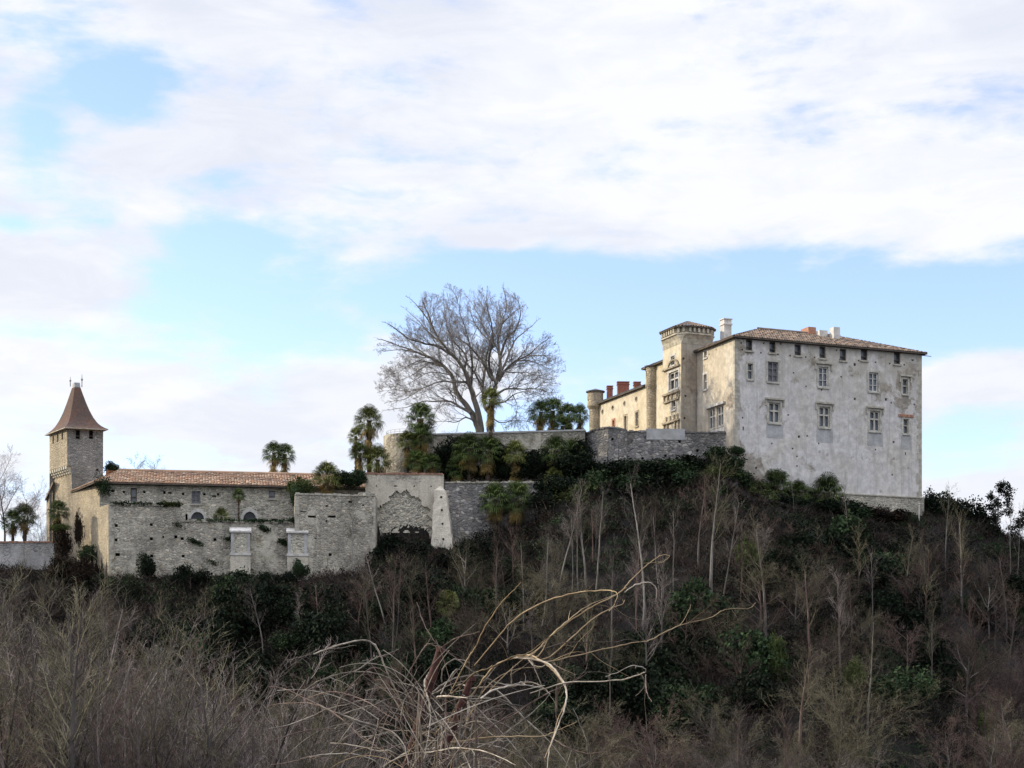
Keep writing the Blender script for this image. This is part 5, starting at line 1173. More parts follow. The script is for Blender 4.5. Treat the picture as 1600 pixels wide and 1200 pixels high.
    for i, (px, py, Y, rx, rz, m_) in enumerate([(1172, 775, 168.2, 1.6, 1.8, 'greenbush'), (1190, 800, 167.6, 2.0, 2.6, 'greenbush'), (1225, 790, 169.5, 2.2, 1.6, 'evergreen'), (1262, 795, 170.5, 2.2, 1.5, 'evergreen'), (1300, 796, 171.0, 2.6, 1.5, 'evergreen'), (1335, 803, 172.5, 2.6, 1.5, 'ivy'), (1365, 806, 173.5, 2.0, 1.2, 'brush'), (1400, 812, 174.5, 2.2, 1.2, 'brush'), (1425, 817, 175.0, 1.6, 1.1, 'ivy'), (1180, 840, 165.0, 2.4, 3.0, 'greenbush')]): B(px, py, Y, rx, rz, m_, 'bush at the foot of the pale castle front', group='bushes at the foot of the castle front', seed=i)
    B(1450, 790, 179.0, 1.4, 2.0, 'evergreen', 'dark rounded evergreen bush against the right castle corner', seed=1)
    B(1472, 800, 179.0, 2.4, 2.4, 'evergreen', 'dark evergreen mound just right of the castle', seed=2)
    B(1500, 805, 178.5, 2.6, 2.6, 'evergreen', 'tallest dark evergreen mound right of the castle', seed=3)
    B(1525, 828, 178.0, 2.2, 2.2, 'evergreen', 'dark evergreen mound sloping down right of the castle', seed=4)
    # loose dark tree standing against the sky, and the one cut by the frame
    for (px, ytop, yb, Y, lab, sd, w) in ((1554, 768, 850, 176.0, 'open crowned dark evergreen tree against the sky right of the castle', 3, 1.9), (1604, 800, 880, 175.0, 'dark evergreen tree cut by the right edge of the photo', 4, 1.6)):
        zb, zt = ZY(yb, Y), ZY(ytop, Y); x = (px-800)/F*Y; t = thing('evergreen_tree', lab, 'tree', (x, Y, zb)); H = zt-zb
        rnd = random.Random(sd); o = [[] for _ in range(4)]; prm = [dict(n=16, ang=(40, 70), lf=0.34, up=0, wig=0.03, seg=9, t0=0.12, tip=0.2, rf=0.45), dict(n=6, ang=(25, 50), lf=0.5, up=0.06, wig=0.12), dict(n=0, ang=(1, 2), lf=1, up=0, wig=0.12, seg=3)]
        grow(o, Vector((0, 0, -1.5)), Vector((0.02, 0, 1)).normalized(), H+1.5, 0.14, 0, rnd, prm)
        mesh_obj('trunk', tubes(o[0], 6, 'trunk', M['bark_grey']), t); mesh_obj('branches', tubes(o[1]+o[2], 3, 'branches', M['bark_grey']), t)
        ends = np.array([l[0][k] for l in o[2]+o[1] for k in (-1, -2)]); rs = np.random.RandomState(sd)
        c = np.repeat(ends, 16, axis=0)+rs.normal(scale=0.16, size=(len(ends)*16, 3)); mesh_obj('foliage', mesh_np('foliage', leaf_quads(c, 0.15), 4, M['evergreen']), t)
    # bollard-like pale post by the right corner
    q = P(1436, 800, 174.5); k = MB(); k.lathe(q.x, q.y, [(0.07, q.z-2.0), (0.07, q.z+0.75), (0.13, q.z+0.78), (0.13, q.z+0.9), (0.0, q.z+0.93)], 12)
    t = thing('marker_post', 'thin pale post standing by the lower right corner of the castle', 'post', (q.x, q.y, q.z-1)); part('post', k, M['render_white'], t)
bushes()
build_terrace()

# the big bare tree -------------------------------------------------
def big_tree():
    Y0 = 178.0; rnd = random.Random(21)
    t = thing('plane_tree', 'huge bare spreading tree with twin trunks on the terrace in the middle', 'tree', (*G(752, Y0), 26.2))
    def W(x, y, dy=0): return P(570+x/4.445, 420+y/4.445, Y0+dy)
    limbs = [
     ([(800, 1150), (780, 1080), (745, 1010), (690, 930), (640, 860), (600, 740), (530, 660), (440, 610), (340, 572), (200, 520), (95, 490)], 0.50, 2.5),
     ([(805, 1150), (795, 1030), (755, 900), (735, 830), (690, 700), (610, 600), (540, 520), (480, 420), (440, 310), (400, 215)], 0.46, -3),
     ([(735, 840), (705, 790), (640, 788), (520, 785), (400, 830), (280, 905), (150, 930)], 0.20, -4),
     ([(735, 1000), (660, 960), (600, 922), (500, 920), (400, 922), (290, 960), (130, 985)], 0.20, 4),
     ([(770, 1060), (700, 1032), (640, 1060), (560, 1062), (490, 1062)], 0.13, -2),
     ([(600, 740), (560, 690), (470, 650), (400, 690), (320, 745), (220, 780)], 0.15, 5),
     ([(690, 700), (700, 600), (600, 480), (560, 350), (550, 230)], 0.18, 5),
     ([(610, 600), (500, 540), (420, 520), (300, 480), (190, 400), (130, 370)], 0.20, -5),
     ([(540, 530), (440, 440), (350, 340), (270, 270)], 0.15, 3),
     ([(875, 1150), (872, 1050), (882, 960), (897, 870), (912, 790), (940, 700), (938, 600), (925, 500), (955, 380), (985, 250), (960, 130)], 0.52, 2),
     ([(912, 790), (870, 740), (830, 660), (760, 570), (690, 505), (600, 455), (570, 400)], 0.24, -4),
     ([(870, 1010), (835, 960), (820, 840), (828, 740), (850, 600), (865, 500), (820, 400), (770, 280), (700, 180)], 0.27, 4),
     ([(925, 780), (980, 700), (1050, 640), (1130, 600), (1200, 540), (1300, 470)], 0.22, -4),
     ([(915, 870), (970, 840), (1060, 832), (1180, 832), (1240, 790), (1350, 800)], 0.17, 3),
     ([(900, 940), (975, 920), (1030, 880), (1120, 850), (1250, 900)], 0.14, -3),
     ([(935, 740), (1000, 600), (1040, 500), (1130, 420), (1210, 350)], 0.20, 4),
     ([(890, 770), (860, 640), (890, 500), (880, 380), (850, 250), (850, 130)], 0.22, -5),
     ([(895, 1040), (950, 1070), (1050, 1050), (1150, 1062)], 0.10, 2),
     ([(938, 600), (990, 480), (1060, 400), (1080, 280), (1040, 190)], 0.18, -2),
     ([(1050, 640), (1150, 640), (1250, 680), (1330, 720)], 0.11, 4),
     ([(755, 900), (800, 860), (830, 840)], 0.12, 2), ([(820, 820), (760, 720), (700, 650), (640, 560), (600, 470)], 0.15, 1),
     ([(480, 660), (380, 640), (280, 690), (190, 740)], 0.10, -3), ([(1030, 880), (1060, 960), (1050, 1030)], 0.07, 0), ([(865, 500), (930, 430), (960, 330)], 0.12, 3)]
    limbs += [([(480, 420), (420, 330), (350, 240), (300, 200)], 0.12, -4), ([(735, 830), (745, 700), (735, 560), (700, 420), (660, 300), (640, 200)], 0.16, -2), ([(440, 610), (330, 520), (230, 430), (170, 380)], 0.11, 4),
     ([(340, 572), (250, 560), (140, 570), (70, 560)], 0.09, -2), ([(400, 830), (300, 850), (200, 840), (110, 850)], 0.09, 2), ([(955, 380), (1040, 300), (1110, 250)], 0.11, 3), ([(1130, 600), (1230, 600), (1320, 610)], 0.09, -4), ([(865, 500), (790, 420), (740, 320), (730, 230)], 0.11, 5),
     ([(1180, 832), (1260, 850), (1330, 900)], 0.07, 2), ([(940, 700), (1010, 720), (1120, 720), (1230, 740), (1340, 700)], 0.11, 5), ([(600, 740), (520, 720), (420, 730), (300, 800), (200, 820)], 0.10, 1)]
    c = P(733, 612, Y0)
    def env(q): return ((q.x-c.x)/10.0)**2+((q.y-c.y)/8.5)**2+((q.z-c.z)/(10.9 if q.z > c.z else 5.2))**2 < 1.0+0.08*math.sin(q.x*2.1+q.z*1.7)
    trunk, out = [], [[] for _ in range(5)]
    prm = [dict(n=7, ang=(22, 45), lf=0.5, up=0.04, wig=0.09, seg=6, t0=0.15, tip=0.25), dict(n=5, ang=(22, 45), lf=0.52, up=0.04, wig=0.11, seg=5, t0=0.15, rf=0.5), dict(n=4, ang=(22, 50), lf=0.55, up=0.03, wig=0.13, seg=4), dict(n=0, ang=(20, 40), lf=1, up=0.0, wig=0.12, seg=3)]
    for pts, r0, dy in limbs:
        n = len(pts); cv = [W(x, y, dy*(i/(n-1))**1.3*1.2 if i else 0) for i, (x, y) in enumerate(pts)]
        # resample with a little wander
        fine = []
        for i in range(n-1):
            for q in range(3):
                tt = q/3; p0 = cv[max(i-1, 0)]; p1 = cv[i]; p2 = cv[i+1]; p3 = cv[min(i+2, n-1)]
                v = 0.5*((2*p1)+(p2-p0)*tt+(2*p0-5*p1+4*p2-p3)*tt*tt+(3*p1-p0-3*p2+p3)*tt**3)
                fine.append(v+Vector((rnd.uniform(-.05, .05), rnd.uniform(-.08, .08), rnd.uniform(-.05, .05))))
        fine.append(cv[-1]); m = len(fine); rad = [r0*0.85*(1-0.93*(i/(m-1))**0.75) for i in range(m)]
        trunk.append(([tuple(v) for v in fine], rad))
        for b_ in range(5):
            dd_ = (fine[-1]-fine[-3]).normalized(); grow(out, fine[-1-b_ % 3], (dd_+perp(dd_, rnd)*0.5).normalized(), rnd.uniform(1.0, 2.0), 0.02, 1, rnd, prm, env)
        Ltot = sum((fine[i+1]-fine[i]).length for i in range(m-1)); s0 = 0.28 if r0 > 0.4 else 0.12; nb = int(Ltot*(1-s0)/0.50)
        for b_ in range(nb):
            f = (s0+(1-s0)*(b_+rnd.random())/nb)*(m-1); i = min(int(f), m-2); pos = fine[i].lerp(fine[i+1], f-i); base = (fine[i+1]-fine[i]).normalized()
            an = R(rnd.uniform(25, 60)); pv = perp(base, rnd); d = (base*math.cos(an)+pv*math.sin(an)+Vector((0, 0, 0.15))).normalized(); ln = rnd.uniform(1.8, 4.2)*(0.75 if r0 < 0.12 else 1)
            grow(out, pos, d, ln, min(0.055, rad[i]*0.40), 0, rnd, prm, env)
    mesh_obj('trunk', tubes(trunk, 8, 'trunk', M['bark_big'], t.location), t)
    mesh_obj('branches', tubes(out[0]+out[1], 4, 'branches', M['bark_big'], t.location), t)
    mesh_obj('twigs', tubes([(p, [max(x*0.9, 0.008) for x in r]) for l in out[2:] for p, r in l], 3, 'twigs', M['twig_big'], t.location), t)
big_tree()
for i, (px, yt, Y, h, w_) in enumerate([(214, 697, 176, 4.0, 1.7), (243, 697, 177, 4.2, 1.6)]):
    x = (px-800)/F*Y; bare_tree('spread', i, (x, Y, ZY(yt, Y)-h*0.98), h*1.0, ['left of two small bare trees behind the orange roof', 'right of two small bare trees behind the orange roof'][i], None, 'bark_pale', 'twig_grey')
for i, (px, yt, Y) in enumerate([(8, 690, 172), (40, 735, 171), (-20, 720, 171), (65, 790, 170.5)]):
    x = (px-800)/F*Y; zt = ZY(yt, Y); bare_tree('spread' if i != 3 else 'thicket', i, (x, Y, 15.0), (zt-15)*(1.15 if i != 3 else 1.2), ['large bare tree at the left edge against the white sky', 'slim bare tree between the left edge and the pointed tower', 'bare tree cut by the left edge of the photo', 'small twiggy tree next to the pointed tower left wall'][i], None, 'bark_grey', 'twig_grey')

# the wooded slope --------------------------------------------------
YLIM = [(-300, 850), (0, 868), (100, 878), (150, 885), (300, 895), (500, 880), (590, 850), (700, 850), (730, 800), (850, 770), (960, 765), (1100, 735), (1165, 768), (1300, 800), (1440, 806), (1500, 800), (1600, 830), (1900, 850)]
def zone(px):
    if px < 150: return ('below the low wall and pointed tower', 'trees below the low wall')
    if px < 590: return ('below the big grey terrace wall', 'trees below the terrace wall')
    if px < 860: return ('below the broken arch and mossy wall', 'trees below the broken arch wall')
    if px < 1150: return ('below the bastion and dark retaining wall', 'trees below the retaining wall')
    if px < 1440: return ('on the slope under the castle front', 'trees under the castle front')
    return ('on the slope right of the castle', 'trees right of the castle')
hand = [ # px, top row, base row, kind, width, label
 (872, 752, 925, 'pole', 'pale slim bare tree at the left of the tall trunk group', 1.0), (893, 800, 930, 'pole', 'second pale trunk of the tall trunk group', 0.9), (905, 770, 935, 'pole', 'third pale trunk of the tall trunk group', 0.9),
 (916, 765, 930, 'tall', 'bushy topped bare tree in the middle of the tall trunk group', 1.1), (931, 760, 930, 'pole', 'right hand trunk of the tall trunk group', 1.0),
 (1003, 738, 985, 'pole', 'tallest single pale trunk below the retaining wall', 1.0), (1052, 785, 930, 'pole', 'leaning pale trunk right of the single tallest trunk', 0.9), (1030, 800, 925, 'pole', 'thin pale trunk between two taller ones below retaining wall', 0.8),
 (1112, 712, 945, 'tall', 'tall bare tree whose top reaches the ivy at castle corner', 1.1), (1128, 775, 950, 'pole', 'pale trunk close right of the tall corner tree', 1.0),
 (846, 838, 985, 'pole', 'forked pale trunk below the mossy wall', 1.0), (818, 840, 990, 'tall', 'slim bare tree left of the forked pale trunk', 0.8), (605, 852, 990, 'pole', 'double stemmed pale sapling below the broken arch', 1.2),
 (728, 800, 960, 'spread', 'brown bare tree right of the pale battered buttress', 1.0), (550, 775, 900, 'tall', 'thin bare tree in front of the buff rubble bastion', 0.8),
 (1355, 960, 1215, 'tall', 'lone pale trunk low in the dark wood under the castle', 0.9), (1503, 800, 960, 'tall', 'pale bare tree right of the castle reaching the skyline', 1.0), (1478, 758, 900, 'tall', 'thin bare tree with drooping top against the sky by the castle', 0.8),
 (1578, 775, 930, 'pole', 'thin pole against the sky near right edge', 0.8), (1585, 790, 940, 'pole', 'second thin pole against the sky near right edge', 0.7), (1240, 745, 800, 'pole', 'spindly bare stem before the castle front palms', 0.6),
 (1330, 740, 880, 'pole', 'spindly bare stem before the middle of castle front', 0.6), (1545, 850, 1000, 'spread', 'grey bare tree at right below the dark evergreen', 1.0)]
for i, (px, yt, yb, kind, lab, wd) in enumerate(hand):
    p = on_slope(px, min(yb, 1150)); z = p.z
    h = ZY(yt, p.y)-z; bare_tree(kind, i % 3, (p.x, p.y, z-0.1), h, lab, None, 'bark_pale', 'twig_grey' if kind == 'pole' else 'twig_olive', rot=i*1.3, wide=wd)
rnd = random.Random(33); random.seed(5); nT = 0
def place(n, px0, px1, f0, f1, kinds, hs, mats, seed, lim=0, wide=(0.9, 1.5)):
    r_ = random.Random(seed); k = 0
    while k < n:
        px = r_.uniform(px0, px1); yf = ip(px, YF); Y = yf-r_.uniform(f0, f1); x = (px-800)/F*Y; z = terrain(x, Y)
        zt = ZY(ip(px, YLIM)+lim, Y); h = min(r_.uniform(*hs), (zt-z)); k += 1
        if h < 1.8: continue
        kd = r_.choice(kinds); tm, bm = r_.choice(mats); a, g = zone(px)
        if kd == 'thicket': bare_tree(kd, r_.randint(0, 2), (x, Y, z), h, 'brown twiggy thicket shrub '+a, g.replace('trees', 'thicket shrubs'), tm, bm, 'shrub', 'thicket_shrub', wide=r_.uniform(*wide))
        else: bare_tree(kd, r_.randint(0, 2), (x, Y, z), h, {'tall': 'upright bare tree ', 'pole': 'thin pole like bare tree ', 'spread': 'broad branching bare tree '}[kd]+a, 'upright bare ' * (kd == 'tall')+'thin bare ' * (kd == 'pole')+'broad bare ' * (kd == 'spread')+g, tm, bm, wide=r_.uniform(*wide))
GR = [('bark_grey', 'twig'), ('bark_grey', 'twig_grey'), ('twig', 'twig_olive'), ('bark_grey', 'twig_olive'), ('twig', 'twig')]
place(60, -60, 1660, 1.5, 14, ['thicket', 'thicket', 'tall', 'spread'], (3, 6), GR, 1, 8)
place(110, -60, 1660, 10, 38, ['tall', 'spread', 'thicket', 'pole', 'tall'], (5, 10), GR, 2, 25)
place(60, 700, 1660, 30, 58, ['spread', 'tall', 'spread', 'thicket'], (6, 11), GR, 3, 120)
place(30, 1130, 1660, 6, 30, ['spread', 'thicket'], (4, 8), [('bark_grey', 'twig')], 4, 25)
# dense saplings of the near valley, lower left
TOP = [(-60, 905), (60, 900), (150, 925), (230, 975), (300, 1000), (400, 1000), (470, 1040), (540, 1090), (620, 1150)]
r_ = random.Random(8)
for i in range(120):
    px = r_.uniform(-60, 600) if i < 105 else r_.uniform(600, 1620); Y = r_.uniform(62, 100); x = (px-800)/F*Y; z = terrain(x, Y)
    yt = (ip(px, TOP) if px < 600 else 1150)+r_.uniform(0, 110)*(1 if i % 3 else 0.3); h = ZY(yt, Y)-z
    if h < 2: continue
    left = px < 600
    if left and i % 5 == 4:
        bare_tree('tall', i % 3, (x, Y, z), h, 'single stemmed bare sapling among the valley scrub at lower left', 'single saplings in the valley', 'bark_grey', 'twig_olive', wide=1.3); continue
    if left and i % 7 == 3:
        bare_tree('thicket', i % 3, (x, Y, z), h*0.8, 'low twiggy shrub among the valley saplings at lower left', 'twiggy shrubs in the valley', 'bark_grey', 'twig', 'shrub', 'thicket_shrub', wide=1.3); continue
    bare_tree('shoots', i % 4, (x, Y, z), h, 'clump of upright bare saplings in the valley at lower left' if left else 'low clump of bare shoots at the bottom edge right of the brambles', 'sapling clumps in the valley' if left else 'shoot clumps at the bottom edge', 'bark_grey' if i % 2 else 'twig_grey', ['twig_grey', 'twig_olive', 'twig'][i % 3], 'shrub', 'sapling_clump', wide=r_.uniform(1.0, 1.6))

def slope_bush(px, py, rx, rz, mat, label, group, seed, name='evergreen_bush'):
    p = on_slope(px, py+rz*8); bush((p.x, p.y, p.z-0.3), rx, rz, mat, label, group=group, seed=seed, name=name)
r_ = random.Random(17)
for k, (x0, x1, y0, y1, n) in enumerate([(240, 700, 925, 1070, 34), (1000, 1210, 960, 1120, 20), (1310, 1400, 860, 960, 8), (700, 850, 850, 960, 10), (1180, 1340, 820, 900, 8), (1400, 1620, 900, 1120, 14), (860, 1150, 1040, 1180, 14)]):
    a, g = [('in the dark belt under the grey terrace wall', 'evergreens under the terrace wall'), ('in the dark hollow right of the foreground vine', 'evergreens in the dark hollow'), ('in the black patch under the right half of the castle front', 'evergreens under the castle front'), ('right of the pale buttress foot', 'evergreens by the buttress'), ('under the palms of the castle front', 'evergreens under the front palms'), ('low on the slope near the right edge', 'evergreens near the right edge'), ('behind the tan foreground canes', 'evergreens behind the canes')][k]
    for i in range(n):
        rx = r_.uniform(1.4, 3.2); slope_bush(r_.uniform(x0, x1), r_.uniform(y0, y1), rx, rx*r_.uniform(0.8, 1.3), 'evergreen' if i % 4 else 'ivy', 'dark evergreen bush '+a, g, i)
for i, (px, py, rx, rz, lab) in enumerate([(1212, 1050, 1.1, 3.6, 'ivy covered dead trunk low in the wood under the castle'), (1170, 880, 1.4, 3.4, 'tall ivy covered stump under the left palm of the castle front'), (1130, 1085, 0.7, 0.7, 'small bright green shrub in the dark hollow'), (1335, 1060, 1.0, 2.8, 'ivy climbing a trunk in the middle of the lower right wood'), (1540, 1150, 1.0, 3.5, 'mossy ivy trunk at the bottom right')]): slope_bush(px, py, rx, rz, 'greenbush', lab, None, i, 'ivy_clump')

# ground cover of the slope: ivy, leaf litter and brush nobody could count
def cover(name, label, n, per, rad, leaf, mat, seed, zone_f, fr=(0.3, 62), pxr=(-80, 1680), zs=0.7):
    rs = np.random.RandomState(seed); C = []; k = 0
    while k < n:
        px = rs.uniform(*pxr); yf = ip(px, YF); d = fr[0]+(fr[1]-fr[0])*rs.rand()**1.3; Y = yf-d; x = (px-800)/F*Y
        k += 1
        if not zone_f(px, d, x, Y): continue
        z = terrain(x, Y); r = rs.uniform(*rad)
        top = ZY(ip(px, YLIM), Y)-z
        r = min(r, max(0.35, top*0.9)); q = rs.normal(size=(per, 3)); q /= np.linalg.norm(q, axis=1, keepdims=True); q *= (rs.rand(per, 1)**0.4)
        q[:, 2] = np.abs(q[:, 2])*zs; C.append(q*r+np.array([x, Y, z-0.05]))
    V = leaf_quads(np.concatenate(C), leaf); tag(mesh_obj(name, mesh_np(name, V, 4, M[mat])), label, 'undergrowth', None, 'stuff')
def nz(x, y, s, o): return math.sin(x*s+o)+math.sin(y*s*1.3+o*2)+math.sin((x+y)*s*0.7+o*3)
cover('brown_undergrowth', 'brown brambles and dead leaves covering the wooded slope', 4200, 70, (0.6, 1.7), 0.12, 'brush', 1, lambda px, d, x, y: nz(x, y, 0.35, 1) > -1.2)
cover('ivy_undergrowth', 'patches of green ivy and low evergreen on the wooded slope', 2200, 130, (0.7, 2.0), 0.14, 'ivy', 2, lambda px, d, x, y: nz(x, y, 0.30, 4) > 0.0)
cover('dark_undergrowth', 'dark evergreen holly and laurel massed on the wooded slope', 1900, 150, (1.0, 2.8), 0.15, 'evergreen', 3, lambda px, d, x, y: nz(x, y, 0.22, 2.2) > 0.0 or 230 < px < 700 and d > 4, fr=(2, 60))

def twig_cover(n, per, seed):
    rs = np.random.RandomState(seed); C, Ax = [], []; k = 0
    while k < n:
        px = rs.uniform(-80, 1680); d = 0.5+60*rs.rand()**1.2; Y = ip(px, YF)-d; x = (px-800)/F*Y; k += 1; z = terrain(x, Y)
        r = rs.uniform(0.8, 2.2); r = min(r, max(0.4, (ZY(ip(px, YLIM), Y)-z)*0.8)); q = rs.normal(size=(per, 3))*[0.55, 0.55, 0.35]; q[:, 2] = np.abs(q[:, 2])+0.15; C.append(q*r+[x, Y, z])
        a = q*[1.2, 1.2, 0.3]+rs.normal(size=(per, 3))*0.5; a[:, 2] = np.abs(a[:, 2])+0.7; Ax.append(a)
    c = np.concatenate(C); a = np.concatenate(Ax); a /= np.linalg.norm(a, axis=1, keepdims=True); b = np.cross(a, rs.normal(size=a.shape)); b /= np.linalg.norm(b, axis=1, keepdims=True)
    L = rs.uniform(0.35, 1.1, (len(c), 1)); w = rs.uniform(0.010, 0.022, (len(c), 1)); V = np.stack([c-a*L*.5-b*w, c-a*L*.5+b*w, c+a*L*.5+b*w*.4, c+a*L*.5-b*w*.4], 1).reshape(-1, 3)
    tag(mesh_obj('twig_undergrowth', mesh_np('twig_undergrowth', V, 4, M['twig_cover'])), 'fine bare twigs of low scrub all over the wooded slope', 'undergrowth', None, 'stuff')
M['twig_cover'] = mat_leaf('scrub_twigs', [(0.034, 0.023, 0.021), (0.08, 0.058, 0.05), (0.018, 0.014, 0.015), (0.13, 0.112, 0.098), (0.06, 0.036, 0.030)])
twig_cover(3800, 60, 9)

